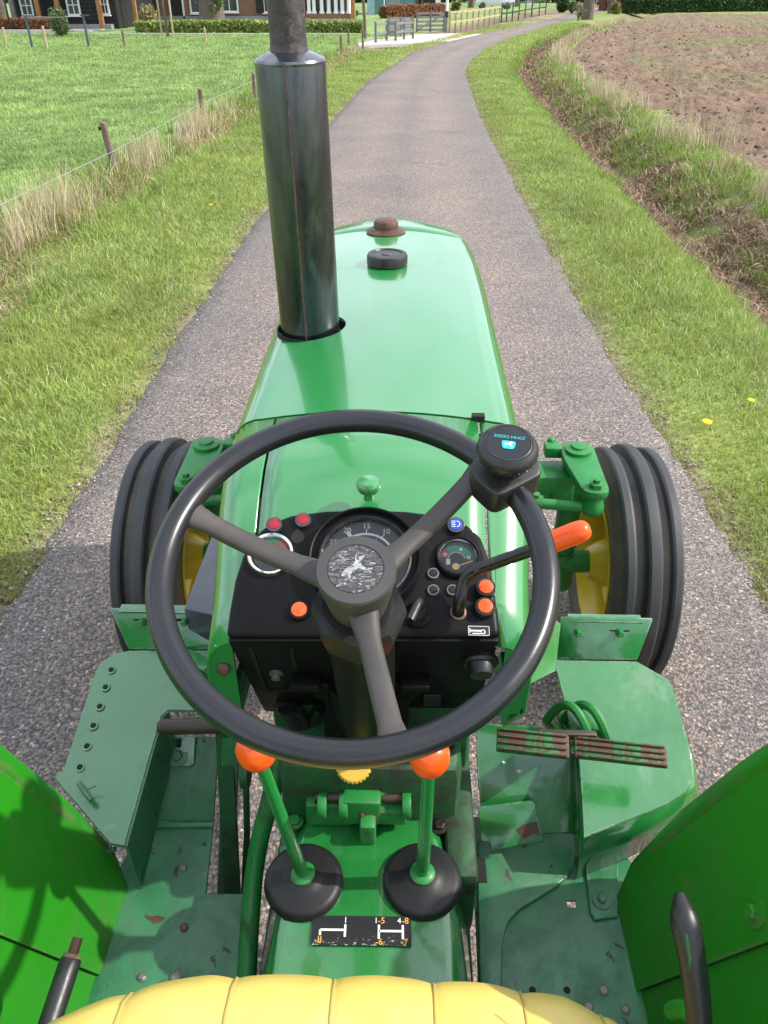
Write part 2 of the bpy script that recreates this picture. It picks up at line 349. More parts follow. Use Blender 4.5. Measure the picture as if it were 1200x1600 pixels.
class MB:
    def __init__(s): s.v = []; s.f = []
    def add(s, vs, fs):
        k = len(s.v); s.v += [V(p) for p in vs]; s.f += [[i + k for i in f] for f in fs]; return s
    def box(s, c, size, axes=None):
        c = V(c); ax = axes or (V((1, 0, 0)), V((0, 1, 0)), V((0, 0, 1)))
        h = [V(a) * (q / 2) for a, q in zip(ax, size)]
        vs = [c + h[0] * i + h[1] * j + h[2] * k for k in (-1, 1) for j in (-1, 1) for i in (-1, 1)]
        return s.add(vs, [(0, 2, 3, 1), (4, 5, 7, 6), (0, 1, 5, 4), (2, 6, 7, 3), (0, 4, 6, 2), (1, 3, 7, 5)])
    def bar(s, a, b, w, h, up=(0, 0, 1)):
        a, b = V(a), V(b); d = (b - a).normalized(); u = V(up); sd_ = d.cross(u).normalized(); uu = sd_.cross(d)
        return s.box((a + b) / 2, ((b - a).length, w, h), (d, sd_, uu))
    def lathe(s, o, axis, prof, n=32, caps=True, ref=None):
        a, u, w = frame(axis)
        o = V(o); k = len(s.v); vs = []; fs = []
        for (r, h) in prof:
            for i in range(n):
                t = 2 * math.pi * i / n
                vs.append(o + a * h + (u * math.cos(t) + w * math.sin(t)) * max(r, 1e-5))
        for j in range(len(prof) - 1):
            for i in range(n):
                i2 = (i + 1) % n
                fs.append((j * n + i, j * n + i2, (j + 1) * n + i2, (j + 1) * n + i))
        if caps:
            if prof[0][0] > 1e-4: fs.append(tuple(range(n - 1, -1, -1)))
            if prof[-1][0] > 1e-4: fs.append(tuple((len(prof) - 1) * n + i for i in range(n)))
        return s.add(vs, fs)
    def cyl(s, a, b, r0, r1=None, n=20):
        a, b = V(a), V(b); r1 = r0 if r1 is None else r1
        return s.lathe(a, b - a, [(r0, 0), (r1, (b - a).length)], n)
    def tube(s, pts, rad, n=12, closed=False):
        pts = [V(p) for p in pts]; N = len(pts)
        rads = rad if isinstance(rad, (list, tuple)) else [rad] * N
        vs = []; fs = []; u = None
        for i, p in enumerate(pts):
            d = (pts[(i + 1) % N] - pts[i - 1]) if closed else (pts[min(i + 1, N - 1)] - pts[max(i - 1, 0)])
            d.normalize()
            if u is None: _, u, _ = frame(d)
            u = (u - d * u.dot(d)).normalized(); w = d.cross(u)
            for k in range(n):
                t = 2 * math.pi * k / n
                vs.append(p + (u * math.cos(t) + w * math.sin(t)) * rads[i])
        for i in range(N if closed else N - 1):
            j = (i + 1) % N
            for k in range(n):
                k2 = (k + 1) % n
                fs.append((i * n + k, i * n + k2, j * n + k2, j * n + k))
        if not closed:
            fs.append(tuple(range(n - 1, -1, -1))); fs.append(tuple((N - 1) * n + k for k in range(n)))
        return s.add(vs, fs)
    def prism(s, poly, vec):
        poly = [V(p) for p in poly]; vec = V(vec); n = len(poly)
        vs = poly + [p + vec for p in poly]
        fs = [tuple(range(n - 1, -1, -1)), tuple(range(n, 2 * n))] + [(i, (i + 1) % n, (i + 1) % n + n, i + n) for i in range(n)]
        return s.add(vs, fs)
    def loft(s, secs, closed=True, caps=True):
        n = len(secs[0]); vs = [p for q in secs for p in q]; fs = []
        for j in range(len(secs) - 1):
            for i in range(n if closed else n - 1):
                i2 = (i + 1) % n
                fs.append((j * n + i, j * n + i2, (j + 1) * n + i2, (j + 1) * n + i))
        if caps and closed:
            fs.append(tuple(range(n - 1, -1, -1))); fs.append(tuple((len(secs) - 1) * n + i for i in range(n)))
        return s.add(vs, fs)
    def mesh(s, name, mat, origin, smooth=40, bev=0, seg=2, fixn=True):
        bm = bmesh.new()
        bv = [bm.verts.new(p - origin) for p in s.v]
        for f in s.f:
            try: bm.faces.new([bv[i] for i in f])
            except ValueError: pass
        bmesh.ops.remove_doubles(bm, verts=bm.verts, dist=1e-6)
        if fixn: bmesh.ops.recalc_face_normals(bm, faces=bm.faces)
        if bev:
            es = [e for e in bm.edges if len(e.link_faces) == 2 and e.calc_face_angle(0) > R(28)]
            bmesh.ops.bevel(bm, geom=es, offset=bev, segments=seg, profile=.5, affect='EDGES', clamp_overlap=True)
        me = bpy.data.meshes.new(name); bm.to_mesh(me); bm.free()
        if smooth:
            me.shade_smooth(); me.set_sharp_from_angle(angle=R(smooth))
        if mat: me.materials.append(mat)
        return me
    def build(s, name, mat, parent=None, smooth=40, bev=0, seg=2, origin=None, fixn=True):
        if origin is None:
            lo = V([min(p[i] for p in s.v) for i in range(3)]); hi = V([max(p[i] for p in s.v) for i in range(3)])
            origin = (lo + hi) / 2
            if parent is None: origin.z = lo.z
        return link(name, s.mesh(name, mat, V(origin), smooth, bev, seg, fixn), parent, origin)

def fillet(pts, r, n=6):
    pts = [V(p) for p in pts]; out = [pts[0]]
    for a, b, c in zip(pts, pts[1:], pts[2:]):
        d1 = (a - b); d2 = (c - b); q = min(r, d1.length * .49, d2.length * .49)
        p1 = b + d1.normalized() * q; p2 = b + d2.normalized() * q
        for k in range(n + 1):
            t = k / n; out.append(p1 * (1 - t) ** 2 + b * (2 * t * (1 - t)) + p2 * t * t)
    return out + [pts[-1]]
def fill_poly(poly, r, n=4):
    """round the corners of a closed polygon"""
    N = len(poly); out = []
    for i in range(N):
        a, b, c = V(poly[i - 1]), V(poly[i]), V(poly[(i + 1) % N])
        d1, d2 = a - b, c - b; q = min(r, d1.length * .45, d2.length * .45)
        p1 = b + d1.normalized() * q; p2 = b + d2.normalized() * q
        for k in range(n + 1):
            t = k / n; out.append(p1 * (1 - t) ** 2 + b * (2 * t * (1 - t)) + p2 * t * t)
    return out
def solid_mod(o, th, off=-1):
    md = o.modifiers.new('thickness', 'SOLIDIFY'); md.thickness = th; md.offset = off
def cut(o, cutter):
    """boolean difference, applied; the cutter is removed"""
    md = o.modifiers.new('cut', 'BOOLEAN'); md.operation = 'DIFFERENCE'; md.object = cutter; md.solver = 'EXACT'
    bpy.context.view_layer.update()
    dg = bpy.context.evaluated_depsgraph_get()
    me = bpy.data.meshes.new_from_object(o.evaluated_get(dg))
    old = o.data; o.modifiers.clear(); o.data = me
    bpy.data.meshes.remove(old); bpy.data.objects.remove(cutter)
def text_mesh(mb, body, o, ex, ey, size, lift=0, align='CENTER'):
    """lettering as flat faces, added to mb, centred on o along ex / ey"""
    cu_ = bpy.data.curves.new('t', 'FONT'); cu_.body = body; cu_.size = 1; cu_.align_x = align; cu_.align_y = 'CENTER'
    cu_.resolution_u = 3
    ob = bpy.data.objects.new('t', cu_); COL.objects.link(ob)
    bpy.context.view_layer.update()
    me = bpy.data.meshes.new_from_object(ob.evaluated_get(bpy.context.evaluated_depsgraph_get()))
    ex, ey, o = V(ex).normalized(), V(ey).normalized(), V(o); nn = ex.cross(ey)
    mb.add([o + ex * p.co.x * size + ey * p.co.y * size + nn * lift for p in me.vertices], [tuple(p.vertices) for p in me.polygons])
    bpy.data.objects.remove(ob); bpy.data.curves.remove(cu_); bpy.data.meshes.remove(me)
def np_mesh(name, verts, faces, mat, col=None, smooth=False):
    me = bpy.data.meshes.new(name); k = faces.shape[1]; F = len(faces)
    me.vertices.add(len(verts)); me.vertices.foreach_set('co', verts.astype(np.float32).ravel())
    me.loops.add(F * k); me.loops.foreach_set('vertex_index', faces.astype(np.int32).ravel())
    me.polygons.add(F); me.polygons.foreach_set('loop_start', np.arange(0, F * k, k, dtype=np.int32))
    if smooth: me.polygons.foreach_set('use_smooth', np.ones(F, dtype=bool))
    me.update(calc_edges=True)
    if col is not None:
        a = me.color_attributes.new('Col', 'FLOAT_COLOR', 'POINT')
        c = np.ones((len(verts), 4), np.float32); c[:, :3] = col; a.data.foreach_set('color', c.ravel())
    me.materials.append(mat); return me

# ------------------------------------------------------------------ ground layout
LR = np.array([(-1.48, -30), (-1.48, 2.3), (-1.49, 5), (-1.48, 8.4), (-1.3, 15.4), (-1.0, 21.5), (.08, 31.4), (1.42, 37.7), (4.0, 46.5), (7.8, 58.1), (12.6, 75.3), (22, 105), (34, 140), (60, 200)])
RR = np.array([(1.47, -30), (1.47, 3), (1.38, 4.6), (1.36, 7.5), (1.37, 13), (1.47, 18.9), (1.62, 24.1), (2.05, 28.6), (3.06, 34.9), (4.92, 42.8), (8.1, 54.3), (12.7, 70.5), (24, 103), (37, 140), (63, 200)])
RV = np.array([(2.6, -30), (2.58, 5.2), (2.53, 7.4), (2.54, 12.5), (2.57, 15.9), (2.8, 23.3), (3.1, 27), (5.0, 37), (7.9, 48), (11, 58), (17, 75), (40, 140)])
RF = np.array([(4.2, -30), (4.21, 9.5), (4.25, 13.4), (4.3, 17.9), (4.5, 23.3), (5.3, 31.5), (8.6, 44.7), (12.6, 56.2), (20, 75), (45, 140)])
LV = np.array([(-2.7, -30), (-2.72, 5), (-2.78, 7.2), (-2.82, 9), (-2.78, 10.9), (-2.6, 14.2), (-2.35, 19), (-1.7, 27), (-.6, 33), (1, 39), (4, 50), (12, 80), (34, 150)])
LF = np.array([(-3.9, -30), (-3.75, 5), (-3.55, 10), (-3.45, 14.5), (-3.2, 18.2), (-2.9, 24), (-2.5, 30), (-2.0, 37), (1, 45), (3, 55), (11, 85), (33, 160)])
def at(c, y): return np.interp(y, c[:, 1], c[:, 0])
_ys = np.linspace(-30, 140, 171)
RM = np.stack([(at(RV, _ys) + at(RF, _ys)) / 2, _ys], 1)     # middle of the right ditch

_NG = {}
def vnoise(x, y, s, seed):
    if seed not in _NG: _NG[seed] = np.random.default_rng(seed).random((256, 256))
    g = _NG[seed]; x = np.asarray(x) * s + 31.7; y = np.asarray(y) * s + 17.3
    xi = np.floor(x).astype(int); yi = np.floor(y).astype(int); fx = x - xi; fy = y - yi
    fx = fx * fx * (3 - 2 * fx); fy = fy * fy * (3 - 2 * fy)
    a = g[xi % 256, yi % 256]; b = g[(xi + 1) % 256, yi % 256]; c = g[xi % 256, (yi + 1) % 256]; d = g[(xi + 1) % 256, (yi + 1) % 256]
    return (a * (1 - fx) + b * fx) * (1 - fy) + (c * (1 - fx) + d * fx) * fy
def fbm(x, y, s, seed, o=4):
    r = 0; a = .5; t = 0
    for k in range(o): r = r + a * vnoise(x, y, s * 2 ** k, seed + k); t += a; a *= .55
    return r / t
def sstep(a, b, x):
    t = np.clip((x - a) / (b - a), 0, 1); return t * t * (3 - 2 * t)
def ground_z(x, y):
    x = np.asarray(x, float); y = np.asarray(y, float)
    lr, rr, rv, rf, lv, lf = (at(c, y) for c in (LR, RR, RV, RF, LV, LF))
    z = np.where((x > lr + .06) & (x < rr - .06), -.045, .0)
    edge = np.maximum(sstep(0, .25, lr - x), sstep(0, .25, x - rr))
    z = z + .03 * edge * (.6 + .8 * fbm(x, y, 3, 3))
    md = (rv + rf) / 2 - .25; hw = np.maximum((rf - rv) / 2, .3)
    z = z - .42 * np.exp(-((x - md) / (hw * .62)) ** 2) * (x > rr)
    ml = (lv + lf) / 2; hl = np.maximum((lv - lf) / 2, .25)
    z = z - .16 * np.exp(-((x - ml) / (hl * .8)) ** 2) * (x < lr)
    rough = sstep(0, .3, x - rv) * (1 - sstep(-.2, .5, x - rf)) + sstep(0, .3, lv - x) * .8
    z = z + (fbm(x, y, 2.2, 11) - .5) * .12 * rough
    z = z + (fbm(x, y, .12, 21) - .5) * .12 * sstep(2, 8, np.abs(x))
    return z

# ---- ground sheet
def axis(segs):
    out = []
    for a, b, n in segs: out += list(np.linspace(a, b, n, endpoint=False))
    return np.array(out + [segs[-1][1]])
gx = axis([(-900, -100, 14), (-100, -25, 26), (-25, -8, 44), (-8, 6, 160), (6, 14, 50), (14, 40, 50), (40, 120, 30), (120, 900, 14)])
gy = axis([(-120, -10, 12), (-10, 1, 12), (1, 17, 150), (17, 40, 80), (40, 100, 80), (100, 300, 40), (300, 1500, 14)])
X, Y = np.meshgrid(gx, gy); X, Y = X.ravel(), Y.ravel()
Z = ground_z(X, Y)
lr, rr, rv, rf, lv, lf = (at(c, Y) for c in (LR, RR, RV, RF, LV, LF))
turf = np.array([.17, .22, .06]); soil = np.array([.17, .125, .085]); litter = np.array([.24, .18, .11]); sand = np.array([.33, .26, .18]); mead = np.array([.19, .27, .085])
n1 = fbm(X, Y, .9, 41)[:, None]; n2 = fbm(X, Y, 3.1, 51)[:, None]
c = turf * (.8 + .5 * n1) + np.array([.05, .03, .0]) * sstep(.5, .75, n2)
edge = (1 - sstep(-.02, .10, np.where(X < 0, lr - X, X - rr) + (n2[:, 0] - .5) * .22))[:, None]
c = c * (1 - edge * .8) + (sand * .55 + soil * .45) * edge * .8
dr = (sstep(-.1, .25, X - rv) * (1 - sstep(-.3, .2, X - rf)))[:, None]
brown = sstep(.42, .6, n2 + .35 * (1 - sstep(.1, .9, (X - rv))[:, None]))
c = c * (1 - dr * brown) + (litter * .55 + soil * .35) * dr * brown
dl = (sstep(-.05, .25, lv - X) * (1 - sstep(-.1, .35, lf - X)))[:, None]
c = c * (1 - dl * .75) + litter * .7 * dl * .75
ml_ = sstep(.1, .5, lf - X)[:, None]
c = c * (1 - ml_) + mead * (.8 + .45 * fbm(X, Y, .35, 61)[:, None]) * ml_
far = sstep(100, 250, Y)[:, None]
c = c * (1 - far) + np.array([.07, .10, .035]) * far
nx, ny = len(gx), len(gy)
ii = (np.arange(ny - 1)[:, None] * nx + np.arange(nx - 1)[None, :]).ravel()
g = link('ground', np_mesh('ground', np.stack([X, Y, Z], 1), np.stack([ii, ii + 1, ii + nx + 1, ii + nx], 1), GROUNDM, c, True))
tag(g, 'grassy flat farmland ground with ditches on both sides of the lane', 'ground', kind='structure')

# ---- road
ry = axis([(-30, 0, 15), (0, 12, 240), (12, 30, 160), (30, 80, 120), (80, 200, 40)])
u = np.array([0, .015, .06, .15, .3, .5, .7, .85, .94, .985, 1])
el = at(LR, ry) + (fbm(ry, ry * 0, 9, 71) - .5) * .10 + (fbm(ry, ry * 0, 1.1, 75) - .5) * .06
er = at(RR, ry) + (fbm(ry, ry * 0 + 9, 9, 81) - .5) * .10 + (fbm(ry, ry * 0 + 5, 1.1, 85) - .5) * .06
RX = el[:, None] * (1 - u) + er[:, None] * u
RZ = (.012 + .02 * (1 - (2 * u - 1) ** 2)) * np.ones_like(RX); RZ[:, 0] = RZ[:, -1] = -.05
vv = np.stack([RX, ry[:, None] * np.ones_like(RX), RZ], 2).reshape(-1, 3)
k = len(u); ii = (np.arange(len(ry) - 1)[:, None] * k + np.arange(k - 1)[None, :]).ravel()
fq = np.stack([ii, ii + 1, ii + k + 1, ii + k], 1)
me = np_mesh('road', vv, fq, ROADM, None, True)
uvl = me.uv_layers.new(name='UVMap')
uvv = np.stack([np.tile(u, len(ry)), np.repeat(ry, k)], 1)[fq.ravel()].astype(np.float32)
uvl.data.foreach_set('uv', uvv.ravel())
tag(link('road', me), 'narrow curving lane of worn pebbly grey asphalt', 'road', kind='structure')

# loose grit along both crumbling edges
n = 9000
def _grit(n):
    y = 2 + 24 * rng.random(n) ** 1.8; side = rng.random(n) < .5
    d = rng.normal(size=n) * .055
    x = np.where(side, np.interp(y, ry, el) + d, np.interp(y, ry, er) - d)
    return x, y
# ---- ploughed field
fy = axis([(4, 26, 250), (26, 50, 120), (50, 80, 60)])
fs = np.concatenate([np.linspace(0, 9, 150, endpoint=False), np.linspace(9, 26, 110, endpoint=False), np.linspace(26, 75, 60)])
FXX = at(RF, fy)[:, None] + .12 + fs[None, :]; FYY = fy[:, None] * np.ones_like(FXX)
fade = sstep(0, .7, fs)[None, :] * sstep(0, 3, 80 - fy)[:, None]
fzz = ground_z(FXX, FYY) + .015 + fade * (.05 * (fbm(FXX, FYY, 1.1, 91) - .2) + .20 * np.maximum(fbm(FXX, FYY, 4.5, 95, 5) - .42, 0) * 1.6 + .02 * np.sin((FXX - .25 * FYY) * 5.2)) - .03 * (1 - fade)
n1 = fbm(FXX, FYY, 1.6, 101)[..., None]; n2 = fbm(FXX, FYY, .35, 105)[..., None]; n3 = fbm(FXX, FYY, 6, 109)[..., None]
fc = np.array([.185, .125, .085]) * (.75 + .5 * n1)
weed = sstep(.48, .62, n2 * .6 + n3 * .4) * (FXX[..., None] - at(RF, fy)[:, None, None] > 2) * sstep(14, 34, FYY)[..., None]
fc = fc * (1 - .6 * weed) + np.array([.12, .17, .045]) * .6 * weed
kx = len(fs); ii = (np.arange(len(fy) - 1)[:, None] * kx + np.arange(kx - 1)[None, :]).ravel()
fo = link('ploughed_field', np_mesh('ploughed_field', np.stack([FXX, FYY, fzz], 2).reshape(-1, 3), np.stack([ii, ii + 1, ii + kx + 1, ii + kx], 1), FIELDM, fc.reshape(-1, 3), False))
tag(fo, 'bare brown ploughed field of crumbly clods beyond the ditch', 'field', kind='structure')
def field_z(x, y):
    x = np.asarray(x); s = x - at(RF, y) - .12; fd = sstep(0, .7, s)
    return ground_z(x, y) + .015 + fd * (.05 * (fbm(x, y, 1.1, 91) - .2) + .20 * np.maximum(fbm(x, y, 4.5, 95, 5) - .42, 0) * 1.6 + .02 * np.sin((x - .25 * y) * 5.2))

# clods
def lumps(name, pos, size, cols, mat):
    base = bmesh.new(); bmesh.ops.create_icosphere(base, subdivisions=1, radius=1)
    bv = np.array([q.co[:] for q in base.verts]); bf = np.array([[q.index for q in f.verts] for f in base.faces]); base.free()
    n = len(pos); vs = bv[None] * (1 + (rng.random((n, len(bv), 1)) - .5) * .7) * size[:, None, None] * (.6 + .8 * rng.random((n, 1, 3)))
    vs[:, :, 2] *= .6
    vs = vs + pos[:, None, :]
    fs_ = bf[None] + (np.arange(n) * len(bv))[:, None, None]
    return np_mesh(name, vs.reshape(-1, 3), fs_.reshape(-1, 3), mat, np.repeat(cols, len(bv), 0), False)
n = 15000
cy = 6 + 46 * rng.random(n) ** 1.7; cx = at(RF, cy) + .5 + 16 * rng.random(n) ** 1.3 * (cy / 20 + .3)
cz = field_z(cx, cy)
sz = (.008 + .034 * rng.random(n) ** 4) * (.7 + cy / 50)
cc = np.array([.15, .10, .068])[None] * (.55 + .8 * rng.random((n, 1)))
tag(link('soil_clods', lumps('soil_clods', np.stack([cx, cy, cz + sz * .2], 1), sz, cc, FIELDM)), 'loose dark clods of earth scattered over the ploughed field', 'soil', kind='stuff')

gx1, gy1 = _grit(9000); gs = .002 + .007 * rng.random(9000) ** 2.5
gc1 = palette(9000, [(.30, .26, .21), (.22, .20, .19), (.40, .35, .28), (.16, .13, .10)], [3, 3, 2, 2], .25) if False else np.array([(.30, .26, .21), (.22, .20, .19), (.40, .35, .28), (.16, .13, .10)])[rng.integers(0, 4, 9000)]
tag(link('road_grit', lumps('road_grit', np.stack([gx1, gy1, np.full(9000, .014)], 1), gs, gc1, FIELDM)), 'loose grit and crumbs along both edges of the lane', 'grit', kind='stuff')

# ------------------------------------------------------------------ grass
def blades(pos, length, width, lean, cols, seg=True):
    """grass blades as narrow bent strips; returns verts, tris, colours"""
    n = len(pos); a = rng.random(n) * 2 * np.pi; b = rng.random(n) * 2 * np.pi
    side = np.stack([np.cos(a), np.sin(a), np.zeros(n)], 1) * (width / 2)[:, None]
    ld = np.stack([np.cos(b), np.sin(b), np.zeros(n)], 1)
    up = np.array([0, 0, 1.0])
    th = lean
    midd = ld * (np.sin(th * .55) * length * .5)[:, None] + up * (np.cos(th * .55) * length * .5)[:, None]
    tip = midd + ld * (np.sin(th * 1.35) * length * .5)[:, None] + up * (np.cos(th * 1.35) * length * .5)[:, None]
    v = np.stack([pos - side, pos + side, pos + midd - side * .8, pos + midd + side * .8, pos + tip], 1)
    f = np.array([[0, 1, 3], [0, 3, 2], [2, 3, 4]])[None] + (np.arange(n) * 5)[:, None, None]
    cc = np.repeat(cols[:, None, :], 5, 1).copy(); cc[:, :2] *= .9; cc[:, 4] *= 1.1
    return v.reshape(-1, 3), f.reshape(-1, 3), cc.reshape(-1, 3)
def grass_obj(name, parts, mat, label, cat='grass'):
    vs, fs_, cs = [], [], []; k = 0
    for v, f, c_ in parts: vs.append(v); fs_.append(f + k); cs.append(c_); k += len(v)
    o = link(name, np_mesh(name, np.concatenate(vs), np.concatenate(fs_), mat, np.concatenate(cs)))
    return tag(o, label, cat, kind='stuff')
def palette(n, cols, w, jit=.25):
    cols = np.array(cols); i = rng.choice(len(cols), n, p=np.array(w) / sum(w))
    return cols[i] * (1 - jit + 2 * jit * rng.random((n, 1)))
GREENS = [(.18, .30, .05), (.27, .39, .08), (.37, .44, .13), (.47, .44, .23), (.58, .54, .36)]
def sample_band(n, c0, c1, y0, y1, pw=1.6, out=(0, 0)):
    y = y0 + (y1 - y0) * rng.random(n) ** pw; s = rng.random(n)
    x = at(c0, y) * (1 - s) + at(c1, y) * s
    return x, y, s
def verge(n, c0, c1, y0, y1, edge_sign):
    x, y, s = sample_band(n, c0, c1, y0, y1, 1.9)
    d = np.abs(x - at(c0, y))
    pn = fbm(x, y, 1.6, 121); pn2 = fbm(x, y, 5, 131)
    keep = rng.random(n) < np.clip((d + .04 + (pn2 - .45) * .5) / .16, .03, 1) * (.45 + pn)
    x, y, d, pn, pn2 = x[keep], y[keep], d[keep], pn[keep], pn2[keep]; n = len(x)
    L = (.028 + .045 * rng.random(n)) * (.65 + .9 * pn) * (.6 + .7 * sstep(0, .8, d)) * (1 + .25 * sstep(.8, 1.2, d))
    W = (.0022 + .0025 * rng.random(n)) * (1 + y / 7)
    col = palette(n, GREENS, [2.6, 4, 3.6, 1.3, .8])
    pn3 = fbm(x, y, .8, 137)[:, None]; col = col * (.82 + .36 * pn3); yl = np.maximum(sstep(.45, .7, pn2)[:, None], 1.3 * sstep(.55, .75, pn3)); col = col * (1 - .45 * yl) + np.array([.27, .30, .07]) * .45 * yl
    dry = (1 - sstep(.0, .3, d))[:, None]; col = col * (1 - .4 * dry) + np.array([.34, .29, .14]) * .4 * dry
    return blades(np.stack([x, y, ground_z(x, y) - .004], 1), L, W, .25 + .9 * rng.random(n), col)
LE, RE = LR + [.05, 0], RR - [.05, 0]
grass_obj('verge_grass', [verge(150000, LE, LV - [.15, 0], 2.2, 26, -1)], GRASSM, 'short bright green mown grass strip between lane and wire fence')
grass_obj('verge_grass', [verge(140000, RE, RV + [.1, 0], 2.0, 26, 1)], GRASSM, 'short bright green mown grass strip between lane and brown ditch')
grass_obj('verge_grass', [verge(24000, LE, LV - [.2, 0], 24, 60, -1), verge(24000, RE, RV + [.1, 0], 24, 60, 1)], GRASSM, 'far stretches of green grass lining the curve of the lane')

def band_blades(n, c0, c1, y0, y1, Lr, Wr, lean, cols, w, pw=1.6, thr=None, seed=141, sc=1.2, far=.12):
    x, y, s = sample_band(n, c0, c1, y0, y1, pw if y1 < 50 else 2.3)
    q = fbm(x, y, sc, seed)
    if thr is not None:
        keep = q > thr; x, y, q = x[keep], y[keep], q[keep]
    n = len(x)
    L = (Lr[0] + (Lr[1] - Lr[0]) * rng.random(n)) * (.5 + q)
    W = (Wr[0] + (Wr[1] - Wr[0]) * rng.random(n)) * (1 + far * y)
    return blades(np.stack([x, y, ground_z(x, y) - .006], 1), L, W, lean[0] + (lean[1] - lean[0]) * rng.random(n), palette(n, cols, w, .3))
TANS = [(.38, .29, .15), (.48, .40, .24), (.28, .19, .09), (.55, .49, .34)]
BROWN = [(.22, .13, .075), (.30, .20, .13), (.42, .34, .24), (.14, .085, .05)]
# right ditch: green tussocks on the far bank, brown litter on the near bank
grass_obj('ditch_grass', [band_blades(76000, RM - [.1, 0], RF + [.15, 0], 3, 60, (.05, .16), (.003, .006), (.2, 1.2), GREENS[:3] + [(.30, .25, .13)], [4, 4, 2, 2.2], thr=.40, seed=151),
    band_blades(22000, RV - [.05, 0], RV + [.28, 0], 3, 60, (.07, .17), (.003, .006), (.2, 1.1), GREENS[:3], [4, 4, 1], thr=.45, seed=156)], GRASSM, 'long green tussocks growing on the ditch banks beside the ploughed field')
grass_obj('ditch_litter', [band_blades(56000, RV + [.1, 0], RM + [.35, 0], 3, 60, (.07, .26), (.003, .007), (.9, 1.65), BROWN, [3, 4, 2.5, 2], thr=.36, seed=161, sc=2.2),
    band_blades(9000, RV + [.5, 0], RF + [.2, 0], 3, 60, (.08, .28), (.002, .005), (.4, 1.5), TANS, [3, 3, 2, 2], thr=.45, seed=166)], DRYM, 'flattened brown dead stems lying in the ditch beside the ploughed field', 'dead stems')
grass_obj('dry_field_edge_grass', [band_blades(9000, RF - [.35, 0], RF + [.25, 0], 7, 60, (.14, .42), (.0018, .004), (.1, .6), TANS, [3, 4, 1, 4], thr=.52, seed=171, sc=.9),
    band_blades(2500, RF - [.2, 0], RF + [.5, 0], 10, 15, (.25, .6), (.0018, .004), (.05, .5), TANS, [2, 4, 0, 5], thr=.55, seed=173, sc=.8)], DRYM, 'pale dry grass stalks standing along the ploughed field edge', 'dry grass')
# left fence strip
grass_obj('fence_strip_grass', [band_blades(46000, LV + [.1, 0], LF - [.35, 0], 3, 34, (.06, .22), (.003, .006), (.15, 1.1), GREENS[:3] + [(.30, .25, .13)], [4, 4, 2, 1.6], thr=.42, seed=181)], GRASSM, 'rough green tussocks growing under the wire fence')
grass_obj('fence_strip_dry_grass', [band_blades(13000, LV - [.25, 0], LF - [.12, 0], 3.5, 34, (.10, .32), (.0022, .0045), (.15, 1.35), TANS, [4, 4, 2, 3], thr=.52, seed=191, sc=.8),
    band_blades(30000, LV - [.02, 0], LF + [.1, 0], 3.5, 34, (.06, .24), (.003, .006), (.9, 1.65), BROWN[:2] + TANS, [1.5, 2, 3, 3, 2, 2], thr=.42, seed=195, sc=1.5),
    band_blades(3000, LF + [.3, 0], LF - [.05, 0], 6, 16, (.25, .52), (.002, .004), (.05, .45), TANS, [2, 4, 0, 5], thr=.45, seed=197, sc=.7)], DRYM, 'tall pale dry grass and reeds standing along the wire fence', 'dry grass')
# meadow
def meadow(n, y0, y1, w0):
    y = y0 + (y1 - y0) * rng.random(n) ** 1.5
    xr = at(LF, y) - .25; xl = np.minimum(-.50 * y - 1.5, xr - 1); s = rng.random(n); x = xl + (xr - xl) * s
    q = fbm(x, y, .5, 201); q2 = fbm(x, y, 2.5, 205)
    L = (.028 + .05 * rng.random(n)) * (.5 + q) * (1 + y / 60); W = (.003 + .002 * rng.random(n)) * (1 + y * .15)
    col = palette(n, [(.21, .33, .085), (.27, .40, .12), (.34, .44, .17), (.46, .46, .27)], [3, 4, 3, .8], .16)
    lt = sstep(.4, .65, q2)[:, None]; col = col * (.8 + .35 * lt)
    return blades(np.stack([x, y, ground_z(x, y) - .005], 1), L, W, .2 + 1.0 * rng.random(n), col)
grass_obj('meadow_grass', [meadow(190000, 6, 44, 1)], GRASSM, 'bright green pasture grass of the meadow behind the wire fence')
# weeds in the field
n = 16000
wy = 15 + 45 * rng.random(n) ** 1.2; wx = at(RF, wy) + 1.5 + 30 * rng.random(n)
kk = (fbm(wx, wy, .35, 105) * .6 + fbm(wx, wy, 6, 109) * .4) > .50
wx, wy = wx[kk], wy[kk]; n = len(wx)
grass_obj('field_weeds', [blades(np.stack([wx, wy, field_z(wx, wy) - .005], 1), .05 + .07 * rng.random(n), (.006 + .006 * rng.random(n)) * (1 + wy / 14), .3 + 1.1 * rng.random(n), palette(n, [(.13, .23, .04), (.20, .27, .07), (.25, .25, .12)], [3, 3, 1]))], GRASSM, 'sparse green weeds sprouting in rows on the ploughed field', 'weeds')

# dandelions
def dandelion(px, py, label, r=.02):
    p = P(px, py, z=.06); gz = float(ground_z(p.x, p.y))
    t = thing('dandelion', (p.x, p.y, gz), label, 'flower', 'dandelions in the verge')
    MB().cyl((p.x, p.y, gz - .01), (p.x, p.y, .055), .002, .0015, 6).build('stem', STEMM, t)
    m_ = MB(); m_.lathe((p.x, p.y, .052), (0, -.25, 1), [(.004, 0), (r * .8, .004), (r, .008), (r * .7, .011), (.001, .012)], 12)
    for k in range(14):
        a = k * 2 * math.pi / 14; d = V((math.cos(a), math.sin(a), .25)); s_ = V((-math.sin(a), math.cos(a), 0)) * .003
        b = V((p.x, p.y, .058)); m_.add([b - s_, b + s_, b + d * r * 1.25 + s_, b + d * r * 1.25 - s_], [(0, 1, 2, 3)])
    m_.build('flower_head', FLOWER, t, fixn=False)
dandelion(1105, 659, 'yellow dandelion in the grass right of the lane, nearer the asphalt edge of the pair', .021)
dandelion(1174, 625, 'yellow dandelion in the grass right of the lane, farther from the asphalt of the pair', .016)
